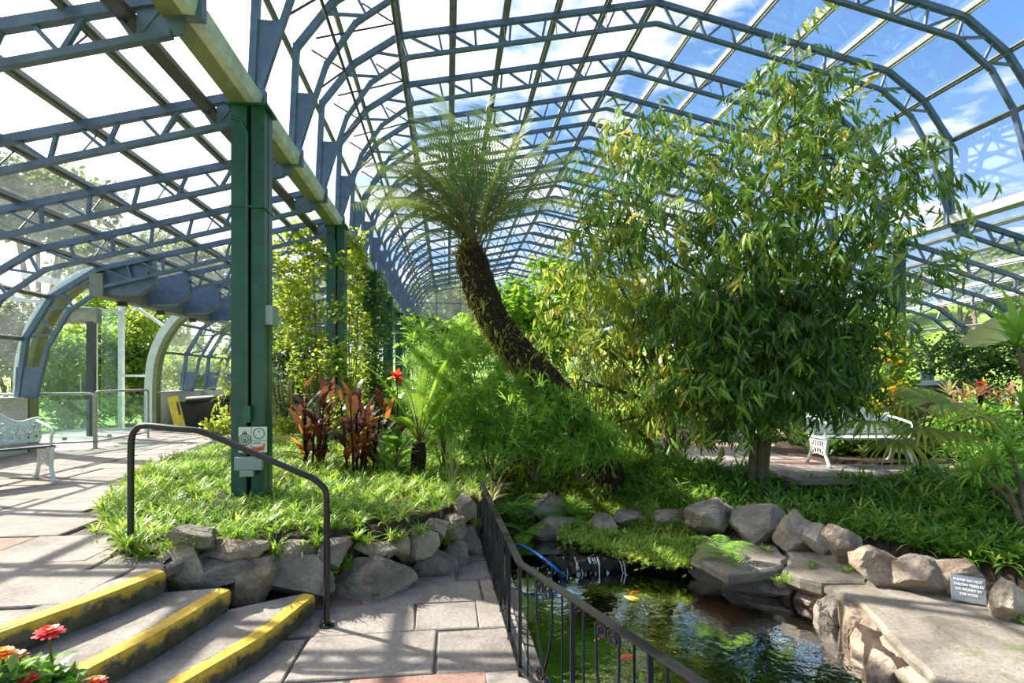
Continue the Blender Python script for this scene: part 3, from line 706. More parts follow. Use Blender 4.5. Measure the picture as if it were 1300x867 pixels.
# hanger struts beneath purlins
m=MB()
for yy in YT:
    for s in (-1,1):
        for k in range(1,6):
            x=XC+s*.86*k; z=7.69-.178*k; m.bar((x,yy+.12,z),(x+.0,yy+.0,z-.36),.012,.012)
    for i,x in enumerate([-2.9,-3.7,-4.5,-5.3]):
        z=4.27-.257*(-2.03-x); m.bar((x,yy+.3,z+.06),(x,yy,z-.28),.016,.016)
tag(m.build('purlin_stays',M['cable']),'thin dark stays tying purlins to trusses across the roof','stay',kind='stuff')
# ------------------------------------------------------------------ entrance vestibule and glazed barriers
def postset(name,label,cat,parts,mat):
    o=thing(name,label,cat,parts[0][1]); 
    for nm,a,b,w in parts:
        m=MB(); m.bar(a,b,w,w); m.build(nm,mat,o)
    return o
def arch(yv,label):
    o=thing('arch_frame',label,'frame',(-7.5,yv,0)); L=[(-6.05,3.28),(-6.5,3.15),(-6.95,2.8),(-7.25,2.35),(-7.45,1.8),(-7.5,1.2),(-7.5,0)]
    # smooth
    P=np.array(L); s=np.r_[0,np.cumsum(np.linalg.norm(np.diff(P,axis=0),axis=1))]; u=np.linspace(0,s[-1],26); Q=np.stack([np.interp(u,s,P[:,0]),np.interp(u,s,P[:,1])],1)
    for _ in range(2): Q[1:-1]=(Q[:-2]+2*Q[1:-1]+Q[2:])/4
    m=MB(); 
    for a,b in zip(Q[:-1],Q[1:]): m.bar((a[0],yv,a[1]),(b[0],yv,b[1]),.22,.16,up=(0,1,0))
    m.build('curved_member',M['white'],o)
    m=MB()
    for a,b in zip(Q[:-1],Q[1:]): m.bar((a[0]+.13,yv+.02,a[1]-.03),(b[0]+.13,yv+.02,b[1]-.03),.10,.22,up=(0,1,0))
    m.build('inner_lining',M['olive'],o)
arch(15.0,'white curved frame on the far side of the entrance opening')
arch(10.75,'white curved frame on the near side of the entrance opening')
o=thing('entrance_porch','white steel porch frame with greenish glass outside the left wall','porch',(-8.5,13,0))
W_=M['white']
for nm,a,b,w in [('post',(-8.3,15.2,-.1),(-8.3,15.2,3.45),.11),('post',(-8.62,14.7,-.1),(-8.62,14.7,3.0),.07),('post',(-9.3,11.3,-.1),(-9.3,11.3,3.0),.10),('post',(-9.1,10.0,-.1),(-9.1,10.0,2.9),.12),
   ('rail',(-7.5,10.8,3.15),(-8.3,15.2,3.42),.11),('rail',(-8.3,15.2,3.42),(-6.9,15.25,3.38),.10),('rail',(-9.3,11.3,2.95),(-8.3,15.2,3.0),.07),('rail',(-8.3,15.2,1.38),(-7.45,15.15,1.38),.06),('brace',(-8.2,15.2,3.32),(-7.25,15.2,2.65),.07)]:
    m=MB(); m.bar(a,b,w,w); m.build(nm,W_,o)
for c,d in (((-8.45,14.95,1.55),(.35,.012,2.8)),((-9.3,10.6,1.4),(.012,1.3,2.7))):
    m=MB(); m.box(c,d); m.build('glass_pane',M['glasspanel'],o)
o=thing('doorway_lintel','stained concrete lintel above the glazed doorway outside the left wall','lintel',(-8.4,13.65,2.55))
m=MB(); m.box((-8.55,13.65,2.74),(1.25,.2,.34)); m.build('slab',M['concrete'],o)
o=thing('door_post','dark door post standing in the glazed entrance','post',(-8.06,13.6,0)); m=MB(); m.box((-8.06,13.6,1.3),(.15,.12,2.6)); m.build('post_shaft',M['darkwood'],o)
o=thing('entrance_door','frameless clear glass door leaf left of the dark door post','door',(-8.65,13.6,0)); m=MB(); m.box((-8.65,13.6,1.25),(1.0,.014,2.4)); m.build('glass_leaf',M['glasspanel'],o)
m=MB(); m.tube([(-8.25,13.55,.9),(-8.25,13.55,1.4)],.015); m.build('handle',M['steel'],o)
m=MB(); m.box((-8.5,13,-.04),(2.2,6,.08)); tag(m.build('floor_porch',M['concrete']),kind='structure')
def barrier(label,a,b,h):
    a=np.array(a,float);b=np.array(b,float); t=(b-a)/np.linalg.norm(b-a); up=np.array([0,0,1.])
    o=thing('glass_barrier',label,'barrier',a,'glass barriers at the entrance')
    for e in (a,b):
        m=MB(); m.tube([e,e+up*h],.022,10); m.build('post',M['steel'],o); m=MB(); m.disc(e+up*.005,up,.06,.012); m.build('foot',M['steel'],o)
    m=MB(); c=.1
    m.tube([a+up*(h-.05),a+up*(h-.01)+t*.03,a+up*h+t*.08,b+up*h-t*.08,b+up*(h-.01)-t*.03,b+up*(h-.05)],.024,10); m.build('top_rail',M['steel'],o)
    m=MB(); m.tube([a+up*.13,b+up*.13],.018,8); m.build('bottom_rail',M['steel'],o)
    p=(a+b)/2; m=MB(); L=np.linalg.norm(b-a)-.16; m.box(p+up*(h/2+.05),(L,.012,h-.32),frame(t)); m.build('glass_pane',M['glasspanel'],o)
    for u in (.2,.8):
        for hh in (.2,h-.12):
            m=MB(); m.box(a+t*L*u+t*.08+up*hh,(.06,.05,.05),frame(t)); m.build('clamp',M['steel'],o)
A=gr(122,569.5,0);B=gr(188,556,0)
barrier('steel and glass barrier running along the edge of the entrance opening',A,B,1.06)
barrier('steel and glass barrier standing left of the other, against the near wall',(-8.35,9.9+.5,0),(A[0]-.06,A[1]+.05,0),1.02)
# ------------------------------------------------------------------ handrail
o=thing('handrail','bent black tubular handrail beside the yellow-edged steps','handrail',(-2.29,4.31,0))
p0=np.array([-2.29,4.31,-.02]); q0=np.array([-.85,4.04,-.47])
top0=onY(167,541,p0[1]); h0=top0[2]; 
A1=p0.copy(); A1[2]=h0-.13; 
k1=onY(250,546,4.24); k2=onY(398,607,4.06); k3=q0.copy(); k3[2]=onY(415,630,q0[1])[2]
pts=[p0,A1,p0+[0.015,0,h0-.045+.02],p0+[.06,-.01,h0+.02],p0+[.14,-.015,h0+.025],k1+[-.12,0,.01],k1+[0,0,0],k1+[.1,-.01,-.035],k2+[-.06,0,.025],k2,k3+[-.015,0,.06],k3,q0]
def smooth(pts,n=4):
    P=np.array(pts,float)
    for _ in range(2):
        Q=[P[0]]
        for a,b in zip(P[:-1],P[1:]): Q+= [a*.8+b*.2,a*.2+b*.8]
        Q.append(P[-1]); P=np.array(Q)
    return P
m=MB(); m.tube(smooth(pts),.0225,12); m.build('tube',M['black'],o,smooth=True)
for e in (q0,): m=MB(); m.disc(e+[0,0,.006],(0,0,1),.05,.012); m.build('foot_flange',M['black'],o)
# ------------------------------------------------------------------ iron railing by the pond
def cam_xyz(px,py,d): return at(px,py,d)
Tn=[at(890,867,1.97),at(660,715,3.26),at(611,612,5.82)]
n0=Tn[0]+(Tn[0]-Tn[1])*.6
o=thing('iron_railing','black wrought iron railing with scrolls between the lower path and the pond','railing',(Tn[1][0],Tn[1][1],-.47))
tops=[n0,Tn[1],Tn[2]]
def bot(p): 
    q=p.copy(); q[2]=-.42; return q
for a,b in zip(tops[:-1],tops[1:]):
    m=MB(); m.bar(a,b,.045,.012); m.bar(a-[0,0,.008],b-[0,0,.008],.03,.012); m.build('top_rail',M['black'],o)
    m=MB(); m.bar(bot(a),bot(b),.03,.010); m.build('bottom_rail',M['black'],o)
    m=MB(); 
def scroll(m,c,ax,h,flip):
    """tall S strap with curled ends in the plane spanned by ax and Z"""
    ax=np.array(ax); up=np.array([0,0,1.]); pts=[]
    for i in range(15):
        th=i/14*1.6*2*math.pi; r=.012+.038*(i/14); pts.append(c+up*(h/2-.05)+flip*ax*(.045-r*math.cos(th)*1.0-.0)+up*r*math.sin(th))
    e=pts[-1]; f=c-up*(h/2-.05)-flip*ax*.045
    mid=[e*(1-u)+(c-up*(h/2-.08)-flip*ax*.01)*u+flip*ax*.035*math.sin(u*math.pi) for u in (.2,.4,.6,.8,1)]
    low=[]
    for i in range(13):
        th=i/12*1.5*2*math.pi; r=.04-.028*(i/12); low.append(c-up*(h/2-.07)-flip*ax*(.05-r*math.cos(th))+-up*r*math.sin(th))
    P=pts+mid+low
    P=np.array(P); wd=np.cross(ax,up)
    for a,b in zip(P[:-1],P[1:]):
        if np.linalg.norm(b-a)>1e-4: m.bar(a,b,.014,.006,up=np.cross(b-a,wd)/ (np.linalg.norm(np.cross(b-a,wd))+1e-9))
def run(a,b,start,period):
    L=np.linalg.norm((b-a)[:2]); t=(b-a)/L; ax=np.array([t[0],t[1],0])
    s=start
    while s<L-.02:
        for kind,ofs in ((('post',0),('bar',.10),('scroll',.29),('bar',.48)) if period>.5 else (('post',0),('bar',.11),('scroll',.22),('bar',.33))):
            u=s+ofs
            if u>L: break
            p=a+t*u; q=bot(p)
            m=MB()
            if kind=='post': m.bar(q-[0,0,.05],p,.022,.022); m.build('post',M['black'],o)
            elif kind=='bar': m.bar(q,p,.010,.010); m.build('baluster',M['black'],o)
            else:
                c=(p+q)/2; hh=p[2]-q[2]; scroll(m,c,ax,hh-.02,1); scroll(m,c,ax,hh-.02,-1); m.build('scroll_panel',M['black'],o)
        s+=period
run(tops[1],tops[0],0,.58); run(tops[1],tops[2],.10,.58) if False else run(tops[1]+(tops[2]-tops[1])*.18,tops[2],0,.44)
p=tops[2]; m=MB(); m.bar(bot(p)-[0,0,.1],p,.03,.03); m.build('post',M['black'],o)
# back railing over footbridge
o=thing('iron_railing','distant black iron railing glimpsed behind the leaning fern trunk','railing',at(700,560,11))
a=at(705,486,11.2); b=at(802,494,11.0); 
m=MB(); m.bar(a,b,.06,.05); m.build('top_rail',M['black'],o); m=MB(); m.bar(a-[0,0,.9],b-[0,0,.9],.04,.03); m.build('bottom_rail',M['black'],o)
for u in np.linspace(0,1,12):
    p=a*(1-u)+b*u; m=MB(); m.bar(p,p-[0,0,1.1 if u in(0,1) else .9],.02,.02); m.build('baluster',M['black'],o)
# ------------------------------------------------------------------ rocks and ledges
def ico(sub=3):
    import bmesh
    b=bmesh.new(); bmesh.ops.create_icosphere(b,subdivisions=sub,radius=1); V=np.array([v.co[:] for v in b.verts]); F=np.array([[v.index for v in f.verts] for f in b.faces]); b.free(); return V,F
ICO=ico(4)
def rock(c,dim,label,group,seed,r=.5,rot=0,mat='rock',name='boulder',cuts=13,tilt=0):
    rg=np.random.default_rng(seed); V=ICO[0].copy()
    for k in range(cuts):
        n=rg.normal(size=3); n/=np.linalg.norm(n); d=rg.uniform(.48,.8); e=V@n-d; V-=np.where(e>0,e,0)[:,None]*n*.97
    V+=V*(.07*vnoise(V,3,seed)+.045*vnoise(V,8,seed+1)+.03*vnoise(V,17,seed+2)+.012*rg.normal(size=len(V)))[:,None]
    lo,hi=V.min(0),V.max(0); V=(V-(lo+hi)/2)/(hi-lo)
    V=V*np.array(dim); V=V@(Rz(rot)@Ry(tilt)).T
    c=np.asarray(c,float); o=MB().add(V+c,ICO[1],r).build(name,M[mat],origin=(c[0],c[1],c[2]-dim[2]/2),smooth=False)
    return tag(o,label,'rock',group)
def wallY(px):
    return float(np.interp(px,[190,260,330,395,430,530,560,600,640],[4.16,4.2,4.3,4.42,4.44,4.84,5.1,5.6,6.2]))
GW='rocks of the bed retaining wall'
RW=[(240,683,58,28,.35,'layered flat grey rock topping the wall at its left end, under the grass'),
(292,702,80,32,.75,'pale flat rock resting on the wall behind the middle step'),
(222,724,60,52,.65,'brown rounded boulder at the upper end of the middle step'),
(278,730,80,32,.25,'dark low slab wedged behind the round boulder by the steps'),
(316,742,60,54,.7,'round brown boulder standing on the lowest step'),
(367,702,54,27,.45,'squared grey rock in the wall top left of the handrail post'),
(372,735,82,48,.12,'large dark base rock left of the handrail post'),
(421,703,42,34,.2,'dark grey block just right of the handrail post on the wall top'),
(475,702,56,24,.5,'long flat grey rock on top of the large rounded boulder'),
(509,698,22,40,.7,'narrow brown stone set upright in the wall top'),
(534,694,42,40,1,'whitish angular rock with sharp facets on the wall top'),
(470,741,96,58,.4,'largest rounded grey boulder at the foot of the wall'),
(551,728,58,54,.3,'grey base boulder under the whitish angular rock'),
(523,748,22,18,.8,'small pale pebble-like stone at the wall foot'),
(552,676,30,28,.55,'grey stone half in grass behind the whitish rock'),
(572,670,36,28,.68,'brown smooth stone near the far end of the wall'),
(588,647,32,34,.9,'light rounded stone topping the wall beside the railing end'),
(588,692,42,40,.5,'grey boulder at the far end of the wall next to the railing'),
(572,714,46,44,.25,'dark boulder low in the wall where the path narrows')]
for i,(px,py,w,h,r,lab) in enumerate(RW):
    yy=wallY(px)+(.10 if py<705 else .0); c=onY(px,py,yy); s=c[1]/700*1.0
    dd=yy/(CS-(px-650)/700*SN); dim=(w*dd/700*1.16,max(.24,w*dd/700*.8),h*dd/700*1.2)
    c=c+np.array([0,dim[1]*.18,0]); rock(c,dim,lab,GW,100+i,r,rot=random.uniform(-.3,.3))
# wall core
m=MB(); P=[np.array([*p,0]) for p in WALL]; 
Q=[];
for a,b in zip(WALL[:-1],WALL[1:]):
    for u in np.linspace(0,1,8,endpoint=False): Q.append((a[0]*(1-u)+b[0]*u,a[1]*(1-u)+b[1]*u))
Q.append(WALL[-1]); Q=np.array(Q); zs=np.linspace(-.62,.0,9)
V=[];
for j,z in enumerate(zs):
    for i,q in enumerate(Q):
        n_=.05*vnoise(np.array([[q[0]*3,q[1]*3,z*6]]),1.6,3)[0]; V.append((q[0]+n_*.5,q[1]+.24+n_+j*.012,z))
n=len(Q); V+= [(q[0],q[1]+.6,.02) for q in Q]
m.add(V,[[k*n+i,k*n+i+1,(k+1)*n+i+1,(k+1)*n+i] for k in range(len(zs)) for i in range(n-1)]); tag(m.build('wall_bed_core',M['mortar'],smooth=True),kind='structure')
GP='rocks along the planted bank of the pond'
def dz(px,py,z): return (EYE-z)*700/(py-482)
PR=[(975,664,54,44,-.42,.35,'large grey pointed boulder at the left end of the pond ledge'),
(912,657,54,38,-.42,.4,'broad slanting grey boulder in the moss above the pond'),
(1016,671,38,48,-.42,.85,'upright pale boulder third along the pond ledge'),
(1044,680,32,34,-.42,1,'small whitish stone between two pale boulders behind the ledge'),
(1081,689,44,48,-.42,.8,'pale streaked boulder with grass around it behind the ledge'),
(1130,713,54,44,-.42,.7,'triangular grey boulder where two ledge slabs meet'),
(1186,726,56,44,-.42,.55,'brown rock half hidden in grass left of the slate plaque'),
(1256,748,56,44,-.42,.75,'dark-sided rock directly behind the slate plaque'),
(1293,755,40,46,-.42,.95,'pinkish pale boulder right of the slate plaque'),
(765,660,30,24,-.5,.6,'rounded grey stone with grass in front, left of the mossy bank'),
(803,655,36,20,-.5,.6,'flat-topped grey stone in the middle of the mossy bank'),
(855,652,40,20,-.45,.65,'low grey stone nearly buried in spider plants'),
(697,642,38,32,-.5,.45,'grey boulder beside the dark fern stump at the upper pool'),
(708,668,46,26,-.6,.55,'brown-pink stone at the water edge of the upper pool')]
for i,(px,py,w,h,z,r,lab) in enumerate(PR):
    d=dz(px,py+h*.4,z); c=at(px,py,d); dim=(w*d/700*1.1,w*d/700*.75,h*d/700*1.15)
    dim=(dim[0]*1.28,dim[1]*1.3,dim[2]*1.12); c=c+np.array([0,dim[1]*.3,-.07])+(np.array([.16,.30,0]) if i==7 else 0); rock(c,dim,lab,GP,200+i,r,rot=random.uniform(-.4,.4))
# ledge slabs
def ledge(poly,z,th,label,seed):
    rg=random.Random(seed); P=[]
    n=len(poly)
    for i in range(n):
        a=np.array(poly[i]);b=np.array(poly[(i+1)%n]); k=max(2,int(np.linalg.norm(b-a)/.12))
        for u in range(k):
            q=a+(b-a)*u/k; P.append(q+np.array([rg.uniform(-.018,.018),rg.uniform(-.018,.018)]))
    P=np.array(P); c=P.mean(0); m=MB(); n=len(P)
    ins=lambda d: P+(c-P)/np.linalg.norm(c-P,axis=1)[:,None]*d
    rings=[(.05,-th),(.0,-th*.7),(-.005,-th*.3),(.0,-.02),(.025,0)]
    V=np.concatenate([np.column_stack([ins(d),np.full(n,z+h)+(.01*vnoise(P,5,seed+k) if 0<k<4 else 0)]) for k,(d,h) in enumerate(rings)])
    f=[[k*n+i,k*n+(i+1)%n,(k+1)*n+(i+1)%n,(k+1)*n+i] for k in range(4) for i in range(n)]+[list(range(4*n,5*n)),list(range(n))[::-1]]
    m.ngon(V,f,.6); o=m.build('ledge_slab',M['ledge'],origin=(c[0],c[1],z-th)); tag(o,label,'stone slab','stone slabs of the pond ledge')
def pg(L,z): return [tuple(gr(px,py,z)[:2]) for px,py in L]
ZL=-.50
ledge(pg([(880,706),(925,728),(988,722),(1000,708),(985,690),(940,680),(890,688)],ZL),ZL,.13,'leftmost ledge slab of the pond edge, jutting over the water by a small fern',1)
ledge(pg([(992,724),(1042,738),(1098,738),(1118,722),(1080,704),(1030,692),(990,690),(1004,706)],ZL),ZL,.16,'middle ledge slab of the pond edge, grass growing along its right side',2)
ledge(pg([(1048,742),(1100,768),(1122,800),(1170,845),(1215,900),(1500,1100),(1700,950),(1380,790),(1300,768),(1215,742),(1160,728),(1118,724),(1095,740)],ZL-.01),ZL-.01,.10,'large pale ledge slab in the lower right holding the slate plaque',3)
GE='rough stones under the ledge at the waterline'
ER=[(905,722,50,26,.3,'dark'),(955,735,60,24,.2,'dark'),(1020,745,46,30,.5,'pale'),(1062,762,44,30,.4,'brown'),(1050,775,30,22,.3,'grey'),(1085,775,56,36,.7,'pinkish'),(1115,800,60,44,.6,'grooved'),(1150,815,60,46,.75,'pale pink'),(1188,838,70,50,.8,'whitish'),(1225,870,80,60,.7,'broad'),(1270,900,90,60,.6,'big')]
EL=['dark overhung stone beneath the leftmost ledge slab','dark stone under the leftmost slab nearer its right end','pale rough stone below the middle ledge slab','brown rough stone at the corner where the middle slab ends','small grey stone at the waterline below the slab corner','pinkish rough stone under the start of the large slab','dark grooved stone along the curve of the large slab','pale pink angular stone along the edge of the large slab','whitish angular stone at the edge near the bottom right','broad pale stone low on the bottom edge right of the water','big half-seen pale stone in the bottom right corner']
for i,(px,py,w,h,r,_) in enumerate(ER):
    z=-.70; d=dz(px,py,z+.02); c=at(px,py,d); c[2]=-.70; dim=(w*d/700*1.35,w*d/700*1.0,.32)
    c=c+np.array([.08,.06,0]); rock(c,dim,EL[i],GE,300+i,r,rot=-.6,cuts=14)
SHL=[(2.68,5.78),(2.86,5.45),(2.92,5.15),(3.12,4.98),(3.30,4.72),(3.30,4.4),(3.24,4.1),(3.12,3.8),(3.05,3.5),(3.0,3.2),(2.95,2.9),(2.93,2.55)]
for i,(x,y) in enumerate(SHL):
    rock((x+.12,y+.05,-.74),(.42,.40,.40),'rough pale stone in the rim beneath the ledge slabs, partly in water','rim stones beneath the ledge',350+i,random.uniform(.45,.95),rot=i*1.1,cuts=15,name='rim_stone')
# cascade
CR=[]
for i in range(13):
    u=i/12; p=at(702+u*88,706+6*math.sin(i*2.3)-u*4,6.05); p[2]=-.74+.03*math.sin(i*1.7)
    rock(p+[0,.1*math.cos(i*3),0],(.17,.2,.16),'wet black stone in the little cascade between the two pools','cascade stones',400+i,.3,mat='wetrock',name='cascade_stone')
for i in range(9):
    px=815+i*22; p=gr(px,722+i*1.5-abs(i-4)*1.2,-.78); p[2]=-.76
    rock(p+[0,.12,0],(.18,.16,.14),'dark wet stone in the row under the mossy bank at the waterline','stones under the mossy bank',430+i,.3,mat='wetrock',name='bank_stone')
# water
def watersheet(name,poly,z):
    m=MB(); n=len(poly); m.ngon([(x,y,z) for x,y in poly],[list(range(n))]); return tag(m.build(name,M['water']),kind='structure')
lowp=[(.57,-2),(.57,6.02),(2.2,6.02),(2.8,5.95),(3.6,5.4),(3.7,4.5),(3.4,3.5),(3.4,-2)]
watersheet('water_lower_pool',lowp,-.80)
watersheet('water_upper_pool',[(.57,6.06),(.5,6.6),(.8,7.3),(1.4,7.35),(2.0,7.0),(2.4,6.3),(2.1,6.06)],-.67)
m=MB()
rg=random.Random(4)
for i in range(26):
    px=rg.choice([712,735,757,770,745,785])+rg.uniform(-6,6); p=at(px,707,6.0); q=p.copy(); p[2]=-.665; q[2]=-.80; q[1]-=rg.uniform(.05,.14); q[0]+=rg.uniform(-.03,.03)
    m.tube([p+[0,.03,.004],p*.6+q*.4+[0,-.02,.02],q],[.004,.006,.004],5)
for i in range(120):
    p=gr(rg.gauss(735,28),rg.gauss(722,5),-.80); s=rg.uniform(.004,.012); m.disc(p+[0,0,.003],(0,0,1),s,.006,6)
tag(m.build('falling_water',M['foam'],origin=at(745,706,6)),'white trickles of falling water between the two pools','waterfall',kind='stuff')
# hose
P=smooth([at(640,676,6.4)-[0,0,.3],gr(655,690,-.55),gr(672,697,-.55),gr(690,709,-.60),gr(708,724,-.68),gr(716,733,-.84)]); m=MB(); m.tube(P,.017,10); o=m.build('garden_hose',M['hose'],origin=P[0],smooth=True); tag(o,'blue hose reaching down into the pond beside the cascade','hose')
# fish
def fish(px,py,ln,yaw,label,mat):
    p=gr(px,py,-.80); p[2]=-.805
    o=thing('goldfish',label,'fish',p,'goldfish in the pond'); Mz=Rz(yaw)
    u=np.linspace(0,1,9); P=np.stack([(u-.5)*ln,.01*np.sin(u*5),np.zeros(9)],1)@Mz.T+p; rr=ln*.13*np.sin(np.pi*np.clip(u*.92+.06,0,1))**.8+.002
    m=MB(); m.tube(P,rr,10); m.build('body',mat,o,smooth=True)
    m=MB(); V=np.array([[-.48,0,0],[-.72,.16,.02],[-.62,0,.01],[-.72,-.16,.0],[-.48,0,.03]])*ln; V=np.column_stack([V[:,0],V[:,1],V[:,2]])@Mz.T+p
    m.ngon(V,[[0,1,2],[0,2,3],[4,2,1],[4,3,2]]); m.build('tail_fin',mat,o)
    m=MB(); V=np.array([[-.1,0,.1],[.12,0,.1],[0,0,.2]])*ln@Mz.T+p; m.ngon(V,[[0,1,2]]); m.build('dorsal_fin',mat,o)
fish(858,719,.16,.1,'red goldfish swimming close under the mossy bank',M['fish'])
fish(802,759,.17,2.6,'golden-orange goldfish in the rippled water at the middle of the pond',M['fishy'])
fish(806,752,.12,.5,'small red goldfish just beyond the golden one',M['fish'])
fish(797,834,.15,.2,'orange goldfish deep behind the near railing bars',M['fish'])
fish(758,812,.08,1.0,'tiny pink-orange goldfish near the railing scrolls',M['fish'])
fish(1143,862,.08,.2,'small red goldfish at the bottom edge below the pale rocks',M['fish'])
# plaque
c=gr(1232,765,ZL); o=thing('slate_plaque','small grey slate plaque with white capital lettering leaning on a rock','plaque',c)
d_=float((EYE-ZL)*700/(765-482)); w=.225; h=.20
Mx=Rz(R(-28))@Rx(R(-22)); cc=c+np.array([0,.02,h/2])
m=MB(); m.box(cc,(w,.014,h),Mx@Ry(R(4))); m.build('slate',M['slate'],o)
for i,txt in enumerate(['PLEASE DO NOT','THROW PEBBLES','OR MONEY IN','THE POOL']):
    cu=bpy.data.curves.new('lettering','FONT'); cu.body=txt; cu.size=.026; cu.align_x='CENTER'; cu.extrude=.0008; cu.offset=.0006; cu.materials.append(M['lettering'])
    tt=bpy.data.objects.new('text_source',cu); col.objects.link(tt); bpy.context.view_layer.update(); me=bpy.data.meshes.new_from_object(tt.evaluated_get(bpy.context.evaluated_depsgraph_get())); bpy.data.objects.remove(tt); t=bpy.data.objects.new('lettering',me); col.objects.link(t); t.parent=o
    lm=Matrix((Mx@Ry(R(4))).tolist()).to_4x4()@Matrix.Rotation(R(90),4,'X'); 
    off_=(Mx@Ry(R(4)))@np.array([0,-.009,.055-i*.036]); lm.translation=Vector(cc+off_-c); t.matrix_local=lm
# ------------------------------------------------------------------ benches
def bench(base,ax,L,label,seatmat,seatd=.42,hs=.43):
    """base: seat front edge centre on floor; ax: unit vector along the bench; back is at +n"""
    ax=np.array([ax[0],ax[1],0.]); ax/=np.linalg.norm(ax); n=np.array([-ax[1],ax[0],0.]); up=np.array([0,0,1.]); b=np.array(base,float)
    o=thing('ornate_bench',label,'bench',b)
    for k in range(5):
        q=b+n*(.03+k*seatd/4.6)+up*hs; m=MB(); m.box(q,(L,seatd/5.6,.025),frame(ax)); m.build('seat_slat',M[seatmat],o)
    for e in (-1,1):
        c=b+ax*e*(L/2-.03)
        m=MB(); w=M['white']
        # front leg, rear leg: cabriole curves, lattice apron
        for s0,s1 in ((0,-.06),(seatd,seatd+.10)):
            P=[c+n*(s0)+up*hs,c+n*(s0+(s1-s0)*-.3)+up*hs*.72,c+n*(s0*.92+.02 if s0 else .05)+up*hs*.45,c+n*(s0+(s1-s0)*.5)+up*hs*.15,c+n*s1+up*.02]
            m2=MB(); m2.tube(smooth(P),[.024]*len(smooth(P)),8); m2.disc(c+n*s1+up*.015,up,.032,.03); m2.build('leg',w,o)
        for k in range(7):
            u=k/6; zc=hs-.05-.13*math.sin(u*math.pi)*0-.05; q=c+n*(.05+u*(seatd-.06))+up*(hs-.09)
            pts=[q+n*.035*math.cos(t)+up*.05*math.sin(t) for t in np.linspace(0,2*math.pi,13)]; m.tube(pts,.008,6)
            q2=q-up*(.10+.05*abs(u-.5)); pts=[q2+n*.03*math.cos(t)+up*.05*math.sin(t) for t in np.linspace(0,2*math.pi,11)]; m.tube(pts,.008,6)
        P=[c+n*.04+up*.18,c+n*.12+up*.26,c+n*seatd*.5+up*.29,c+n*(seatd-.1)+up*.26,c+n*(seatd-.01)+up*.18]; m.tube(smooth(P),.012,6)
        m.build('side_scrollwork',w,o)
        # arm: rises from front, curls at the end
        m=MB(); P=[c+n*(seatd+.08)+up*(hs+.30),c+n*seatd*.6+up*(hs+.27),c+n*.10+up*(hs+.24),c+n*.0+up*(hs+.22),c-n*.03+up*(hs+.17),c+n*.02+up*(hs+.14),c+n*.05+up*(hs+.02)]
        m.tube(smooth(P),.018,8); m.build('armrest',w,o)
    # back: cast openwork panel with wavy crest
    m=MB(); K=36; 
    bk=lambda u,z: b+ax*(u-.5)*L+n*(seatd+.03+.10*z/.5)+up*(hs+z)
    crest=lambda u:.30+.12*math.sin(u*math.pi)**2+.035*math.cos(u*math.pi*6)
    m.tube([bk(i/K,crest(i/K)) for i in range(K+1)],.016,8); m.tube([bk(i/K,.04) for i in range(K+1)],.014,8)
    for i in range(17):
        u=(i+.5)/17; h=crest(u)
        for zc,rr in ((h*.30,.055),(h*.66,.06),(h*.9,.03)):
            m.tube([bk(u+math.cos(t)*rr/L*.85,zc+rr*math.sin(t)) for t in np.linspace(0,2*math.pi,13)],.012,6)
            m.tube([bk(u+math.cos(t)*rr*.5/L,zc+rr*.5*math.sin(t)) for t in np.linspace(0,2*math.pi,9)],.010,5)
        m.tube([bk(u-.03,.04),bk(u+.03,h)],.008,5)
    m.build('openwork_back',M['white'],o)
    return o
# left bench: its near end sticks out of frame, seen from the front right
a=gr(8,612,0); b_=gr(70,607,0)
bench((-4.86-.64*.68,7.5-.77*.68,0),(.64,.77),1.36,'white cast-iron bench with dark slatted seat by the left wall','darkwood',.46,.45)
bench((6.15,7.42,0),(1,-.06),1.35,'white ornate metal bench behind the fan palm on the right','white',.40,.42)
# ------------------------------------------------------------------ items at left back
p=np.array([-7.05,15.6,0]); 
o=thing('storage_tub','black plastic tub standing against the low wall at the back left','tub',(-6.5,15.8,0))
m=MB(); m.box((-6.35,16.0,.32),(1.5,.7,.64)); m.build('body',M['bin'],o); m=MB(); m.box((-6.35,16.0,.66),(1.58,.78,.07)); m.build('rim',M['bin'],o)
o=thing('drain_pipe','thick dark pipe lying along the low wall at the back left','pipe',(-5.6,15.9,.5)); m=MB(); m.tube([(-6.9,15.6,.72),(-4.9,15.9,.86)],.10,14); m.build('pipe',M['cable'],o,smooth=True)
o=thing('caution_board','yellow folding floor sign leaning on the low wall','sign',(-7.0,14.9,0)); m=MB(); m.box((-6.85,14.95,.42),(.26,.03,.90),Ry(R(-16))@Rx(R(-6))); m.build('panel',M['yellowsign'],o); m=MB(); m.box((-6.80,14.925,.55),(.04,.01,.34),Ry(R(-16))@Rx(R(-6))); m.build('marking',M['cable'],o)
o=thing('plant_sack','crumpled red and grey sack in front of the black tub','sack',(-5.5,15.4,0)); 
tag(rock((-5.55,15.35,.33),(.42,.3,.62),None,None,77,.6,mat='redcloth',name='sack_body',cuts=6),None).parent=o
ob=[x for x in o.children][0]; ob.location=Vector((-5.55,15.35,.02))-o.location; 
for k in list(ob.keys()): del ob[k]
WL[ob.name]=np.zeros(3)
m=MB(); m.box((-5.25,15.3,.28),(.36,.22,.56),Ry(R(-20))); m.build('grey_bag',M['greybox'],o)
o=thing('control_cabinet','cream cabinet with dark switch fixed above the low wall at the back left','cabinet',(-6.0,17.2,.9)); m=MB(); m.box((-5.95,17.2,1.25),(.55,.3,1.0)); m.build('housing',M['gutwhite'],o); m=MB(); m.box((-5.85,17.03,1.45),(.10,.03,.22)); m.build('switch',M['bin'],o)
m=MB(); m.box((-5.9,17.6,.43),(3.0,.2,1.0)); tag(m.build('wall_cross_left',M['whiterender']),kind='structure')
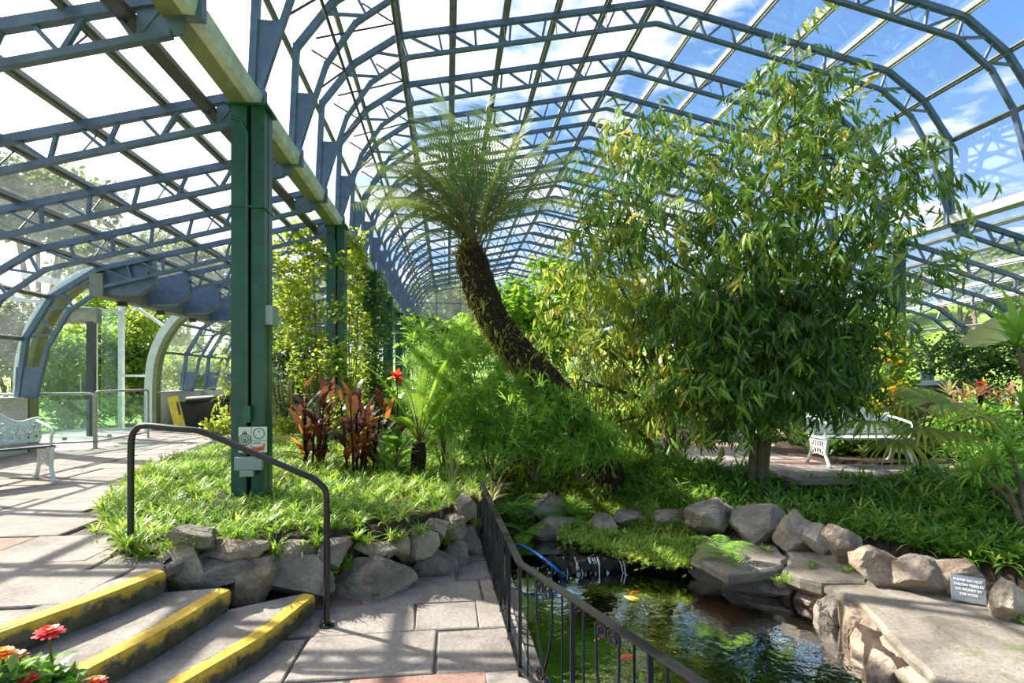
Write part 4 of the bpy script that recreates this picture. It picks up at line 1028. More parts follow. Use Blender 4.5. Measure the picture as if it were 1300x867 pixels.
# right back items
o=thing('brick_planter','low brick planter with white capping behind the bromeliads','planter',at(1185,500,14)); p=at(1188,500,13)
m=MB(); m.box(p+[0,.3,-.25],(1.1,.7,.9)); m.build('brickwork',M['brick'],o); m=MB(); m.box(p+[0,.3,.26],(1.2,.8,.12)); m.build('capping',M['white'],o)
p=at(1078,405,13.2); o=thing('kiosk','dark kiosk with low domed roof behind the big drooping tree','kiosk',(p[0],p[1],0))
m=MB(); a=np.linspace(0,math.pi/2,7); P=[(p[0],p[1],2.0+.62*math.sin(t)) for t in a]; m.tube(P,[max(.02,.98*math.cos(t)) for t in a],24); m.build('domed_roof',M['bin'],o,smooth=True)
m=MB(); m.tube([(p[0],p[1],0),(p[0],p[1],2.0)],.82,24); m.build('body',M['cable'],o)
# ------------------------------------------------------------------ plants: ground cover
def cover(name,label,poly,dens,tm,mat,sc=(.7,1.2),seed=1,holes=(),rb=(.1,.9),extra=None,zoff=0):
    P=sample(poly,dens,seed)
    for h in holes: P=P[~inpoly(P,h)]
    if extra is not None: P=P[extra(P)]
    z=H(P)+zoff; n=len(P); r=np.random.default_rng(seed)
    patch=vnoise(P,1.6,seed+4); rr=np.clip(r.uniform(*rb,n)+.22*patch,0,1)
    k=r.integers(0,len(tm),n); mb=MB(); Ms=rotz(r.uniform(0,6.28,n))@roty(r.normal(0,.2,n)); s=r.uniform(*sc,n)*(1+.25*patch)
    for j,t in enumerate(tm):
        q=k==j; mb.scatter(t,np.column_stack([P[q],z[q]]),Ms[q],s[q],rr[q])
    c=P.mean(0); return tag(mb.build(name,mat,origin=(c[0],c[1],0)),label,'ground cover',kind='stuff')
TG=[tuft(14,.26,.016,1.7,s) for s in range(4)]+[tuft(10,.22,.026,1.5,9)]
BL=[(-2.15,4.2),(-2.5,4.3),(-3.12,5.29),(-3.65,6.5),(-4.0,7.51),(-4.3,8.8),(-4.3,9.9),(-4.1,11.0),(-3.5,11.7),(-2,12.0),(0,12),(.8,9),(.9,7.4),(.55,6.7),(.34,6.1),(.17,5.66),(0,5.28),(-.3,4.87),(-.84,4.52),(-1.06,4.46),(-1.5,4.3)]
cover('spider_plant_carpet','thick light-green grassy carpet filling the raised bed around the green column',BL,85,TG,M['ground_l'],(.65,1.1),11,rb=(.15,.9))
TR=[tuft(16,.30,.026,1.5,s,up=(.4,1.3)) for s in range(20,24)]
BR=[(2.4,7.2),(3.0,6.5),(3.5,6.12),(3.9,5.87),(4.27,5.5),(4.52,5.1),(4.77,4.7),(5.2,4.1),(6.0,3.3),(7.1,2.3),(9,2.5),(9,6.4),(7.0,6.52),(5.6,6.55),(4.75,6.85),(4.1,7.4),(3.45,8.15),(3.1,9.0),(2.4,8.6)]
cover('spider_plant_bank','deep green strappy ground cover on the slope right of the pond',BR,95,TR,M['ground_r'],(.7,1.15),12)
TM=[tuft(16,.12,.010,1.3,s) for s in range(30,33)]+[leafball(14,.08,.05,.02,33)]
BM=[(.85,7.15),(1.3,7.15),(1.66,6.9),(1.95,6.4),(2.12,6.08),(2.6,5.88),(2.8,5.75),(3.4,6.0),(3.9,5.9),(3.6,6.6),(3.0,8),(2.6,9),(1.2,9.6),(.6,8.2)]
cover('mossy_bank','bright mossy low growth covering the bank above the dark waterline',BM,420,TM,M['moss'],(.8,1.8),13)
cover('mid_bank_cover','tangled pale green low plants between the pond bank and the trees',[(1.0,7.4),(1.8,7.2),(2.4,6.6),(3.2,6.35),(3.6,7.0),(3.3,8.6),(3.4,9.6),(1.0,10.5)],70,[tuft(14,.28,.02,1.6,s) for s in (40,41)],M['ground_l'],(.6,1.0),14)
cover('mid_bed_undergrowth','shaded undergrowth on the ground below the feathery thicket',[(-1,8.2),(2.5,8),(4,10),(4,12),(-2,12)],30,TR,M['ground_r'],(.8,1.3),15)
cover('right_bed_undergrowth','leafy undergrowth behind the right path and bench',[(5.9,8.2),(9,7.9),(14,8),(14,20),(6,20),(9,13.8),(9.2,12.4),(6.8,10.6)],14,[tuft(16,.5,.05,1.5,s) for s in (50,51)],M['hedge'],(.7,1.4),16)
# grass strands along wall top and ledge
def tufts_at(name,label,pts,tm,mat,sc,seed,cat='grass'):
    r=np.random.default_rng(seed); P=np.array(pts); mb=MB(); n=len(P)
    k=r.integers(0,len(tm),n)
    for j,t in enumerate(tm):
        q=k==j
        if q.any(): mb.scatter(t,P[q],rotz(r.uniform(0,6.28,q.sum())),r.uniform(*sc,q.sum()),r.uniform(.2,.9,q.sum()))
    return tag(mb.build(name,mat,origin=P.mean(0)),label,cat,kind='stuff')
pts=[]
for px,py in [(390,705),(345,708),(432,730),(437,720),(300,690),(250,700),(238,700),(500,690),(555,680),(562,690),(600,670),(212,705),(205,716),(180,712),(160,700),(530,680),(460,690),(410,690)]:
    for _ in range(5): pts.append(onY(px+random.uniform(-9,9),py+random.uniform(-6,4),wallY(px)+random.uniform(.05,.16)))
tufts_at('wall_top_tufts','grass tufts hanging over the stones of the retaining wall',pts,TG,M['ground_l'],(.5,.9),61)
pts=[]
for px,py,s in [(1115,722,9),(1090,724,8),(1075,726,6),(1040,722,4),(980,700,4),(1000,738,5),(1140,738,2),(1290,790,3),(1055,705,6),(1110,712,5),(1030,700,4)]:
    for _ in range(s): pts.append(gr(px+random.uniform(-14,14),py+random.uniform(-4,4),ZL))
tufts_at('ledge_tufts','small tufts growing in the joints of the pond ledge',pts,[tuft(14,.09,.01,1.4,62)],M['ground_l'],(.6,1.2),63)
pts=[]
for _ in range(420):
    px=random.uniform(712,885); t_=(px-712)/173; py=np.interp(px,[712,760,800,850,885],[684,692,702,709,706])-random.uniform(-4,16); d9=dz(px,py+4,-.62); p=at(px,py,d9); p[2]=max(-.72,-.66+ (706-py)*.004); pts.append(p)
tufts_at('waterline_moss','bright mossy fringe hanging over the dark stones at the waterline',pts,TM,M['moss'],(.8,1.5),67,'moss')
pts=[]
RR=np.array(ROCKR[:7]); 
for a,b in zip(RR[:-1],RR[1:]):
    for _ in range(int(np.linalg.norm(b-a)*34)):
        u=random.random(); q=a+(b-a)*u; off3=random.uniform(-.02,.30); pts.append((q[0]+off3*.7,q[1]+off3*.7,-.40+off3*.35))
tufts_at('rock_edge_tufts','strappy green tufts crowding over the back of the ledge boulders',pts,TR,M['ground_r'],(.55,.95),66)
# small ferns by the pond
def smallfern(c,label,n,L,seed,mat='feather'):
    rg2=random.Random(seed); o=thing('small_fern',label,'fern',c,'small ferns by the pond')
    pin=[blade(.07,.022,.3,0,2)]
    for i in range(n):
        az=i*2.4+rg2.uniform(-.3,.3); Lk=L*rg2.uniform(.7,1.1); upa=rg2.uniform(.5,1.2); it=[];p=np.zeros(3);ang=upa
        for k in range(14):
            p=p+np.array([math.cos(ang),0,math.sin(ang)])*Lk/14; ang-=.1; w=math.sin(math.pi*(k+1.5)/16)
            for s in (-1,1):
                V,F=blade(.30*Lk*w,.07*Lk,.4,ang*.3,2); it.append((V,F,Rz(s*1.2),p.copy(),1,rg2.uniform(-.2,.2)))
        V,F,r=compose(it); m=MB(); m.add(V@Rz(az).T+c,F,np.clip(.55+r,0,1)); m.build('frond',M[mat],o)
smallfern(gr(915,705,-.45)+[0,0,.0],'bright lacy fern drooping over the leftmost ledge slab',12,.34,1)
smallfern(at(722,655,7.4),'upright green fern on a dark stump beside the upper pool',14,.5,2)
smallfern(at(690,655,7.2),'yellowish fern behind the railing at the upper pool',10,.35,3)
smallfern(at(648,640,6.7)-[0,0,.1],'lime green fern clump just right of the far railing post',14,.42,4)
smallfern(at(665,672,6.6)-[0,0,.1],'drooping light fern above the blue hose',12,.4,5)
smallfern(at(740,690,6.9)-[0,0,.1],'low fern tuft on the left part of the mossy bank',10,.22,6)
smallfern(at(700,640,7.8),'pale fern fronds above the grey boulder by the upper pool',12,.45,7)
# ------------------------------------------------------------------ tree fern
d0=7.6
tp=[at(597,322,d0),at(604,350,d0),at(614,378,d0),at(626,405,d0),at(643,430,d0),at(665,455,d0-.02),at(692,482,d0-.05),at(718,513,d0-.05),at(745,548,d0),at(775,600,d0+.1)]
tp[-1][2]=-.1
o=thing('tree_fern','tall leaning tree fern with shaggy dark trunk and feathery crown','tree fern',(tp[-1][0],tp[-1][1],0))
m=MB(); P=smooth(tp); n=len(P); m.tube(P,np.interp(np.linspace(0,1,n),[0,.1,.3,.7,1],[.17,.225,.215,.20,.22]),14)
V=m.V[0]; V+= (.035*vnoise(V,9,3))[:,None]*rng.normal(0,1,(len(V),1)).clip(-1,1); m.build('trunk',M['darkbark'],o,smooth=False)
mb=MB(); tw=[tuft(5,.17,.016,1.0,s,up=(-.9,.6)) for s in (71,72)]
Pi=rng.uniform(0,1,2800)**1.0; ii=np.clip((Pi*(n-1)).astype(int),0,n-2); fr=Pi*(n-1)-ii
C=P[ii]*(1-fr)[:,None]+P[ii+1]*fr[:,None]; dirn=rng.normal(size=(2800,3)); dirn/=np.linalg.norm(dirn,axis=1)[:,None]
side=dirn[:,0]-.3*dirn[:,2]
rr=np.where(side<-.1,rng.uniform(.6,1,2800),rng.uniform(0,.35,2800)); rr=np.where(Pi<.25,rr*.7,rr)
Ms=rotz(np.arctan2(dirn[:,1],dirn[:,0]))@roty(rng.uniform(.2,1.0,2800))
for j in (0,1):
    q=np.arange(2800)%2==j; mb.scatter(tw[j],(C+dirn*.20)[q],Ms[q],rng.uniform(.7,1.6,q.sum()),rr[q])
mb.build('trunk_fibres',M['fibre'],o)
def fernfrond(base,tip,sag,seed,width=.27,npin=44):
    rg2=random.Random(seed); b=np.array(base);t=np.array(tip); L=np.linalg.norm(t-b); c=(b+t)/2+np.array([0,0,sag*L]); c=c*.6+(b+np.array([0,0,L*.5])+ (t-b)*.25)*.4
    U=np.linspace(0,1,npin+6); Q=np.array([(1-u)**2*b+2*u*(1-u)*c+u*u*t for u in U]); 
    Q+= np.array([rg2.uniform(-1,1),rg2.uniform(-1,1),0])*.03*np.sin(U*math.pi*2)[:,None]
    st=MB(); st.tube(Q,np.linspace(.014,.003,len(Q)),6)
    T=np.gradient(Q,axis=0); T/=np.linalg.norm(T,axis=1)[:,None]
    mb=MB(); it=[]
    # one pinna: bipinnate lace
    pl=[]; K=10
    for k in range(K):
        u=(k+.6)/K; w=.095*(1-u)**.7+.012
        for s in (-1,1):
            V=np.array([[u,0,0],[u+.066,s*.002,0],[u+.075,s*w*1.0,-.01],[u+.04,s*w*.92,-.01]]); pl.append((V,np.array([[0,1,2,3]]),np.eye(3),(0,0,0),1,0))
    pl.append((np.array([[0,.004,0],[0,-.004,0],[1,-.001,-.02],[1,.001,-.02]]),np.array([[0,1,2,3]]),np.eye(3),(0,0,0),1,-.1))
    PV,PF,PRr=compose(pl)
    Ps=[];Mss=[];S=[];Rr=[]
    for i in range(6,len(Q)-1):
        u=(i-6)/npin; w=L*width*.62*(math.sin(math.pi*min(1,(u*.86+.10)))**.8)+.02
        sd=np.cross(T[i],[0,0,1]); 
        if np.linalg.norm(sd)<.25: sd=np.cross(T[i],[0,1,.2])
        sd/=np.linalg.norm(sd)
        for s in (-1,1):
            x=s*sd*math.cos(.35)+T[i]*math.sin(.45)+np.array([0,0,-.32-.2*rg2.random()]); x/=np.linalg.norm(x); z=np.cross(x,T[i]*1.0); z/=np.linalg.norm(z)+1e-9; yv=np.cross(z,x)
            Ps.append(Q[i]);Mss.append(np.stack([x,yv,z],1));S.append(w*rg2.uniform(.85,1.1));Rr.append(.35+.5*u+rg2.uniform(-.1,.1))
    mb.scatter((PV,PF,PRr),np.array(Ps),np.array(Mss),np.array(S),np.array(Rr)); return st,mb
tips=[(468,172,0,.22),(450,238,-.2,.30),(458,205,.1,.26),(476,262,-.3,.33),(445,262,.5,.33),(503,205,.5,.25),(520,175,-.5,.2),(560,118,.2,.05),(572,145,.8,.05),(622,122,.1,.03),(605,165,.9,.03),(676,138,.3,.10),(655,170,-.3,.08),(738,190,.3,.18),(720,218,-.6,.22),(750,262,.9,.25),(468,292,.2,.40),(520,255,1.3,.25),(552,215,1.0,.2),(690,255,1.3,.2),(640,200,1.6,.1),(590,190,1.6,.1),(480,210,.9,.25),(485,255,-.8,.33),(700,175,.9,.15),(535,140,.6,.12),(643,235,1.2,.25),(515,310,-.6,.4)]
for i,(px,py,dd,sg) in enumerate(tips):
    b0=at(600+rng.uniform(-8,8),318,d0+rng.uniform(-.06,.06)); st,mb=fernfrond(b0,at(px,py,d0+dd),sg,500+i)
    fo=mb.build('frond',M['fern'],o); WL[fo.name]=wloc(o); st.build('stalk',M['rachis'],fo)
# ------------------------------------------------------------------ large trees / shrubs
def plant(name,label,cat,base,bl,tm,mat,dens,trunks=None,group=None,bark='bark',r0=.05,**kw):
    base=np.array(base,float); o=thing(name,label,cat,base,group); zmin=kw.pop('zmin',base[2]+.03)
    mb=MB(); fill(mb,bl,tm,dens,zmin=zmin,**kw); mb.build('foliage',M[mat],o)
    if r0:
        m=MB(); W=blobs_world(bl); tg=[w[0] for w in W][:16]
        branches(m,base-[0,0,.05],tg,r0,len(bl)); m.build('branches',M[bark],o)
    return o
TF=[sprig(9,.42,.20,.031,1.3,s) for s in range(80,86)]
FB=[(1012,88,7.0,38,38),(985,118,7.0,35,35),(1040,120,6.9,35,35),(1000,165,6.9,55,42),(1070,165,6.9,48,38),(815,180,7.4,58,42),(785,235,7.2,48,48),(875,205,7.2,58,45),(955,240,6.8,75,55),(1050,225,6.5,65,52),(1120,215,6.4,60,38),(1175,235,6.3,36,40),(850,290,7.0,80,58),(950,320,6.8,90,65),(1040,310,6.6,70,65),(1092,300,6.4,32,50),(1168,345,6.4,22,40),(775,300,7.3,36,36),(900,390,7,82,62),(1000,400,6.8,92,72),(1066,390,6.8,48,60),(935,475,7,80,62),(1005,480,6.9,82,50),(1066,455,7,38,44),(945,528,7,52,22),(888,520,7.1,34,34),(860,480,7.2,36,40),(905,555,7.2,26,16),(1078,500,7.0,22,28),(1040,512,7,42,24),(880,480,7.2,50,50),(930,420,7.6,70,60),(1010,440,7.5,70,70)]
fb=at(965,600,7.45); fb[2]=0
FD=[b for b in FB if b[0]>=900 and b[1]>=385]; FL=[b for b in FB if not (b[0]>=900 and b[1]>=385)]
big=plant('weeping_fig_tree','huge weeping fig tree with long drooping willow-like leaves behind the pond','tree',fb,FL,TF,'fig',74,r0=None,rbase=(.15,.9),tilt=.45,sc=(.75,1.2),shell=.1)
mb=MB(); fill(mb,FD,TF,100,sc=(.75,1.15),tilt=.4,shell=.02,rbase=(.0,.62),zmin=.1); mb.build('shade_toned_inner_foliage',M['fig'],big)  # lower-right crown leaves toned darker, putting the interior shade into their colour
m=MB(); k1=at(965,520,7.45); k2=at(1000,440,7.3)
for a in ([fb-[0,0,.1],fb+[.01,0,.3],k1,k2],[fb+[-.1,.05,-.1],fb+[-.08,0,.5],at(930,480,7.4),at(900,400,7.3)],[fb+[.06,.02,-.1],fb+[.1,0,.4],at(985,500,7.3),at(1060,380,7)]): m.tube(smooth(a),np.linspace(.058,.035,len(smooth(a))),10)
branches(m,k2,[w[0] for w in blobs_world(FB) if w[0][2]>1.8],.035,5); m.build('trunk',M['bark'],big)
WB=[(742,362,8.4,42,55),(800,375,8.3,50,62),(765,440,8.2,48,55),(722,415,8.4,30,42),(835,440,8.2,48,62),(800,500,8.2,55,38),(860,520,8.2,48,36),(720,480,8.6,30,25),(850,370,8.2,45,50),(770,540,8.3,50,25),(880,450,8,40,60),(740,300,8.5,25,25)]
wb=at(852,580,8.6); wb[2]=.0
wt=plant('weeping_shrub_tree','yellowing weeping tree with thick pale trunk left of the big fig','tree',wb,WB,[sprig(9,.36,.20,.032,1.3,s) for s in (90,91,92,93)],'weep',60,r0=None,rbase=(.2,.9),shell=.1)
m=MB(); kk=at(846,520,8.5)
m.tube(smooth([wb-[0,0,.1],wb+[0,0,.3],kk]),np.linspace(.13,.1,len(smooth([wb,wb,kk]))),12)
m.tube(smooth([wb+[-.3,.1,-.1],wb+[-.32,0,.3],at(800,540,8.5)]),.06,10)
branches(m,kk,[w[0] for w in blobs_world(WB)],.05,6); m.build('trunk',M['bark'],wt)
# feathery thicket: several clumps
TFe=[tuft(22,.30,.015,1.2,s,up=(-.2,1.4)) for s in (95,96,97)]
FT=[('feathery bright green clump in front of the middle of the thicket',(622,590,7.4),[(600,520,7.4,45,55),(620,560,7.3,50,35),(640,500,7.5,35,40)]),
('feathery clump rising left of the thicket beside the cycad',(565,595,7.4),[(562,500,7.6,35,60),(550,555,7.5,28,35),(580,460,7.8,30,40),(535,455,8.2,22,35)]),
('feathery clump hanging around the foot of the leaning fern trunk',(680,590,7.2),[(672,530,7.1,40,50),(690,565,7.1,40,28),(655,560,7.1,30,28),(700,520,7.2,28,35)]),
('light green feathery clump at the top of the thicket under the trunk bend',(630,590,8.6),[(620,455,8.6,45,35),(665,475,8.4,40,35),(690,500,8.4,40,35),(590,430,8.8,30,30)]),
('feathery clump at the right end of the thicket below the railing',(735,600,7.2),[(715,520,7.1,32,34),(752,552,7,34,26),(735,582,6.9,44,22),(775,575,7,24,18)])]
for i,(lab,(px,py,d),bl) in enumerate(FT):
    b=at(px,py,d); b[2]=0; plant('feathery_shrub',lab,'shrub',b,bl,TFe,'feather',88,group='feathery thicket',r0=.015,rbase=(.15,.85),shell=.05,sc=(.6,1.1))
TB=[leafball(16,.22,.17,.075,s,3,up=(-.8,.5)) for s in (101,102,103)]
plant('broadleaf_shrub','bright broadleaf shrub behind the thicket, left of the fern trunk','shrub',(*at(565,560,11.5)[:2],0),[(590,430,11.3,40,26),(540,425,11.3,25,28),(565,450,11,40,30)],TB,'broad',55,group='broadleaf shrubs',r0=.03)
plant('broadleaf_shrub','tall bright broadleaf shrub seen right of the leaning fern trunk','shrub',(*at(675,560,11.5)[:2],0),[(660,395,11.5,32,34),(700,400,11.3,42,38),(690,440,11,40,34),(650,370,12,20,20),(720,370,11.5,26,30),(700,345,12,30,14)],TB,'broad',55,group='broadleaf shrubs',r0=.03)
TV=[leafball(18,.20,.085,.07,s,2) for s in (111,112,113)]
plant('climbing_vine','sunlit yellow-green climber spreading left of the second green column','climber',(*at(408,560,10.4)[:2],0),[(385,300,10.6,28,16),(365,345,10.6,26,24),(400,335,10.4,26,24),(380,385,10.6,34,26),(400,425,10.4,26,28),(360,420,10.8,22,28),(350,310,10.6,14,12),(395,470,10.5,24,26),(428,400,9.9,7,20),(424,460,9.9,14,34),(430,520,9.8,16,30),(440,330,9.9,8,14),(432,500,10.2,16,40),(400,300,10.4,14,10)],TV,'vine',70,r0=.015,outward=False)
plant('climbing_vine','yellow-green climber just right of the second green column','climber',(*at(447,560,10.8)[:2],0),[(446,350,11,12,45),(448,420,11,14,40),(445,480,11,16,40),(452,310,11,8,24)],TV,'vine',80,r0=.015,outward=False)
plant('hanging_ivy','dense dark ivy column hanging on the third green column','ivy',(*at(468,560,14.3)[:2],0),[(468,370,14.5,22,30),(474,420,14.4,22,40),(472,470,14.3,20,35),(470,515,14.3,20,30),(458,340,14.6,12,18)],TV,'ivy',90,r0=.02,outward=False,shell=.3)
plant('bamboo_hedge','dark hedge with pale bare stems right of the nearest green column','shrub',(*at(355,545,12.6)[:2],0),[(358,440,13,22,30),(385,465,13,26,26),(350,480,12.8,12,30),(375,500,12.6,22,18),(365,525,12.4,22,14),(410,500,12.6,20,30)],TV,'hedge',75,r0=.03)
plant('oleander_shrub','pale green leafy shrub glimpsed left of the nearest green column','shrub',(*at(294,545,14)[:2],0),[(295,460,14,10,40),(293,505,13.8,12,22),(299,420,14,7,20)],[sprig(8,.3,.13,.03,.6,s) for s in (121,)],'vine',90,r0=.02)
plant('variegated_bedding','low yellow-green variegated bedding plants beside the back path','bedding plant',(*at(280,548,11.9)[:2],0),[(272,545,12,10,7),(290,541,12,14,9),(365,541,12,28,9),(390,538,12,14,9)],TV,'vine',200,r0=0,zmin=0)
cover('back_hedge_mass','mass of mixed greenery filling the far beds behind the left columns',[(-3,14.5),(.5,14),(3,14),(3,31),(-4.4,31),(-4.2,17)],3.2,[leafball(60,.75,.22,.12,s,2) for s in (131,132)],M['broad'],(.8,1.5),17,zoff=.5)
cover('nave_far_greenery','tall mixed greenery in the beds toward the far end wall',[(1,12.8),(5.2,12.8),(8.8,15),(8.8,31),(1,31)],2.6,[leafball(60,.8,.24,.12,s,2) for s in (133,134)],M['broad'],(.7,1.1),18,zoff=.35)
m=MB(); rg=random.Random(3); o=thing('cane_clump','clump of pale bare canes at the foot of the dark hedge','canes',(*at(356,520,12.3)[:2],0))
for i in range(9):
    p=at(346+i*3.2,522,12.3+rg.uniform(-.1,.1)); p[2]=0; m=MB(); m.tube([p,p+[rg.uniform(-.05,.05),0,.7],p+[rg.uniform(-.12,.12),0,1.3]],.016,6); m.build('cane',M['dry'],o)
# ------------------------------------------------------------------ cannas
def canna(base,label,h,n,mat,group,seed,spread=.35,up=(.7,1.35),LW=(.55,.14),stalkmat='darkbark'):
    rg2=random.Random(seed); base=np.array(base,float); o=thing('canna_plant',label,'plant',base,group)
    stems=[]
    for s in range(n):
        a=rg2.uniform(0,6.28); off2=np.array([math.cos(a),math.sin(a),0])*rg2.uniform(.02,spread); hh=h*rg2.uniform(.65,1)
        b=base+off2*.6; t=b+off2*.4+[0,0,hh*.75]; m=MB(); m.tube([b,(b+t)/2,t],[.016,.013,.008],6); m.build('stem',M[stalkmat],o)
        for k in range(6):
            u=.2+.8*k/5; p=b+(t-b)*u; L=LW[0]*rg2.uniform(.7,1.1)*(1 if k<5 else .8); V,F=blade(L,LW[1]*rg2.uniform(.7,1.2),rg2.uniform(.3,1.0),rg2.uniform(*up) if k<5 else 1.35,5,fold=.35)
            m=MB(); m.add(V@Rz(rg2.uniform(0,6.28)).T+p,F,rg2.uniform(.0,1)); m.build('leaf_blade',M[mat],o)
    return o
canna(gr(392,601,0),'bronze-red canna with orange-lit pointed leaves, left of the pair',1.45,10,'red_leaf','bronze-red cannas',1,.42,(.35,1.15),(.50,.10))
canna(gr(455,603,0),'dark purple-leaved canna standing right of the bronze one',1.38,12,'red_leaf','bronze-red cannas',2,.42,(.35,1.15),(.50,.10))
def petals(o,c,n,L,W,mat,seed,upa=(.2,1.0),name='petal'):
    rg2=random.Random(seed)
    for i in range(n):
        V,F=blade(L*rg2.uniform(.8,1.1),W,rg2.uniform(.3,1.2),rg2.uniform(*upa),4,fold=.2); m=MB(); m.add(V@Rz(i*2*math.pi/n*1.618+rg2.uniform(-.2,.2)).T+c,F,rg2.random()); m.build(name,M[mat],o)
b=gr(502,612,0); o=canna(b,'green-leaved canna with tall stem of scarlet flowers',.75,3,'canna','flowering cannas',3,.12,(.5,1.1),(.42,.17),'rachis')
f=at(504,480,7.05); m=MB(); m.tube([b,b*.5+f*.5+[.02,0,0],f],[.014,.01,.006],6); m.build('flower_stem',M['darkbark'],o); petals(o,f,12,.15,.085,'redpetal',4,(-.4,1.4))
petals(o,at(511,548,6.9),6,.08,.05,'redpetal',5,(0,1.3))
b=gr(484,606,0); o=canna(b,'small canna with one orange bud beside the scarlet one',.6,2,'canna','flowering cannas',6,.1,(.6,1.2),(.35,.10),'rachis'); f=at(487,517,7.2); m=MB(); m.tube([b,f],[.01,.006],6); m.build('flower_stem',M['rachis'],o); petals(o,f,6,.10,.045,'orangepetal',7,(.7,1.4))
# cycad
b=gr(530,608,0); o=thing('cycad','cycad with stout black trunk and upright feather fronds in the raised bed','cycad',b)
top=at(532,562,7.1); m=MB(); P=np.array([b-[0,0,.05],b*.66+top*.34,b*.34+top*.66,top]); m.tube(P,[.085,.095,.10,.08],12); m.build('trunk',M['darkbark'],o)
for i,(px,py,dd) in enumerate([(464,466,-.2),(505,480,.3),(520,455,.5),(568,457,0),(575,500,-.3),(545,470,-.4),(495,530,-.5),(590,535,.3),(520,500,-.7),(556,520,.6)]):
    t=at(px,py,7.1+dd); L=np.linalg.norm(t-top); c=(top+t)/2+[0,0,.22*L]; U=np.linspace(0,1,34); Q=np.array([(1-u)**2*top+2*u*(1-u)*c+u*u*t for u in U]); T=np.gradient(Q,axis=0); T/=np.linalg.norm(T,axis=1)[:,None]
    st=MB(); st.tube(Q,np.linspace(.009,.003,34),5); mb=MB()
    LV,LF_=blade(1,.16,.3,0,2)
    for k in range(4,34):
        sd=np.cross(T[k],[0,0,1]); sd/=np.linalg.norm(sd)+1e-9
        for s in (-1,1):
            x=s*sd*.8+T[k]*.55+np.array([0,0,.12]); w=.15*math.sin(math.pi*(k-2)/34)+.02; mb.add(LV@frame(x).T*w*1.35+Q[k],LF_,.3+.6*rng.random())
    fo=mb.build('frond',M['cycad'],o); st.build('stalk',M['rachis'],fo)
# dry grasses
for i,(px,py,tx,ty,lab) in enumerate([(575,612,540,540,'dry straw-coloured grass stalks rising left of the railing end'),(615,605,660,572,'long pale dry stalk leaning right above the railing end')]):
    b=gr(px,py+6,0); o=thing('dry_grass',lab,'grass',b); 
    for k in range(6 if i==0 else 3):
        t=at(tx+random.uniform(-10,70 if i==0 else 10),ty+random.uniform(-10,15),b[1]); m=MB(); m.tube([b,(b+t)/2+[0,0,.06],t],[.006,.004,.002],5); m.build('stalk',M['dry'],o)
tufts_at('straw_tufts','yellowish straw-like grass tuft at the wall end near the railing',[gr(565+i*4,625+(i%4)*4,0) for i in range(18)],[tuft(16,.3,.010,1.3,64)],M['dry'],(.6,1.1),65)
# ------------------------------------------------------------------ right side plants
def fanleaf(c,d,L,seed):
    rg2=random.Random(seed); it=[]
    for k in range(22):
        a=-1.9+3.8*k/21; V,F=blade(L*(.75+.25*math.cos(a*.6)),.042,1.3+rg2.uniform(-.2,.3),.1,4,fold=.4); it.append((V,F,Rz(a),(0,0,0),1,rg2.uniform(-.3,.3)))
    V,F,r=compose(it); return V@frame(d).T+c,F,np.clip(.55+r,0,1)
b=gr(1168,612,-.05); o=thing('fan_palm','fan palm with arching yellow-green pleated leaves in front of the white bench','palm',b)
for i,(px,py,dx,dy,dzz) in enumerate([(1105,535,-1,-.4,.0),(1150,520,-.6,-.6,.2),(1195,515,.7,-.5,.15),(1235,530,1,-.3,0),(1170,545,-.2,-1,-.1),(1140,560,-.8,-.8,-.2),(1210,550,.5,-.9,-.1),(1180,510,.1,.6,.5)]):
    c=at(px,py,6.55); m=MB(); cr=b+[0,0,.35]; m.tube([cr-[0,0,.3],cr,(cr+c)/2+[0,0,.12],c],[.02,.014,.01,.008],6); f=MB(); V,F,r=fanleaf(c,(dx,dy,dzz),.56,i); f.add(V,F,r); fo=f.build('fan_leaf',M['palm'],o); m.build('leaf_stalk',M['rachis'],fo)
def sword(base,crowns,label,L,W,n,mat,seed,name='dragon_tree',cat='plant',up=(-.3,1.4),r=.02,group=None):
    base=np.array(base,float); o=thing(name,label,cat,base,group)
    for i,c in enumerate(crowns):
        bs=base+np.array([.05*i,0,0]); m=MB(); m.tube([bs-[0,0,.05],(bs+c)/2+[.03,0,0],c],[r*1.4,r,r],8); so=m.build('stem',M['bark'],o)
        V,F,rr=tuft(n,L,W,1.0,seed+i,4,up); f=MB(); f.add(V+c,F,np.clip(.55+rr,0,1)); f.build('leaf_rosette',M[mat],o)
sword(gr(1297,660,-.1),[at(1262,590,5.6),at(1283,575,5.7),at(1240,600,5.6)],'spiky green dragon tree with slanting bare stems at the right edge',.38,.03,46,'yucca',141)
sword(gr(1320,640,-.05),[at(1300,520,6.2),at(1318,480,6.4)],'taller spiky plant standing behind the dragon tree at the right edge',.5,.035,46,'yucca',151)
b=(*at(1330,560,5.6)[:2],0); sword(b,[at(1292,440,5.6)],'tall sword-leaved plant with long arching leaves high at the right edge',.75,.07,20,'yucca',161,up=(.2,1.5))
b=(*at(1350,560,6.2)[:2],0); o=thing('banana_plant','banana plant whose single broad pale leaf reaches in from the right edge','plant',b)
P0=at(1345,400,6.2); P1=at(1222,436,6.0); m=MB(); m.tube([np.array(b),P0-[0,0,.5],P0],[.06,.04,.02],8); m.build('stem',M['rachis'],o)
V,F=blade(np.linalg.norm(P1-P0),.46,.5,.25,5,fold=-.25,prof=[.4,.9,1,1,.8,.05]); m=MB(); m.add(V@(frame(P1-P0)@Rx(.9)).T+P0,F,.7); m.build('broad_leaf',M['paleleaf'],o)
BRm=[(1205,492,8.6),(1225,500,8.4),(1245,492,8.3),(1262,505,8.4),(1285,495,8.2),(1215,515,8.1),(1280,515,8)]
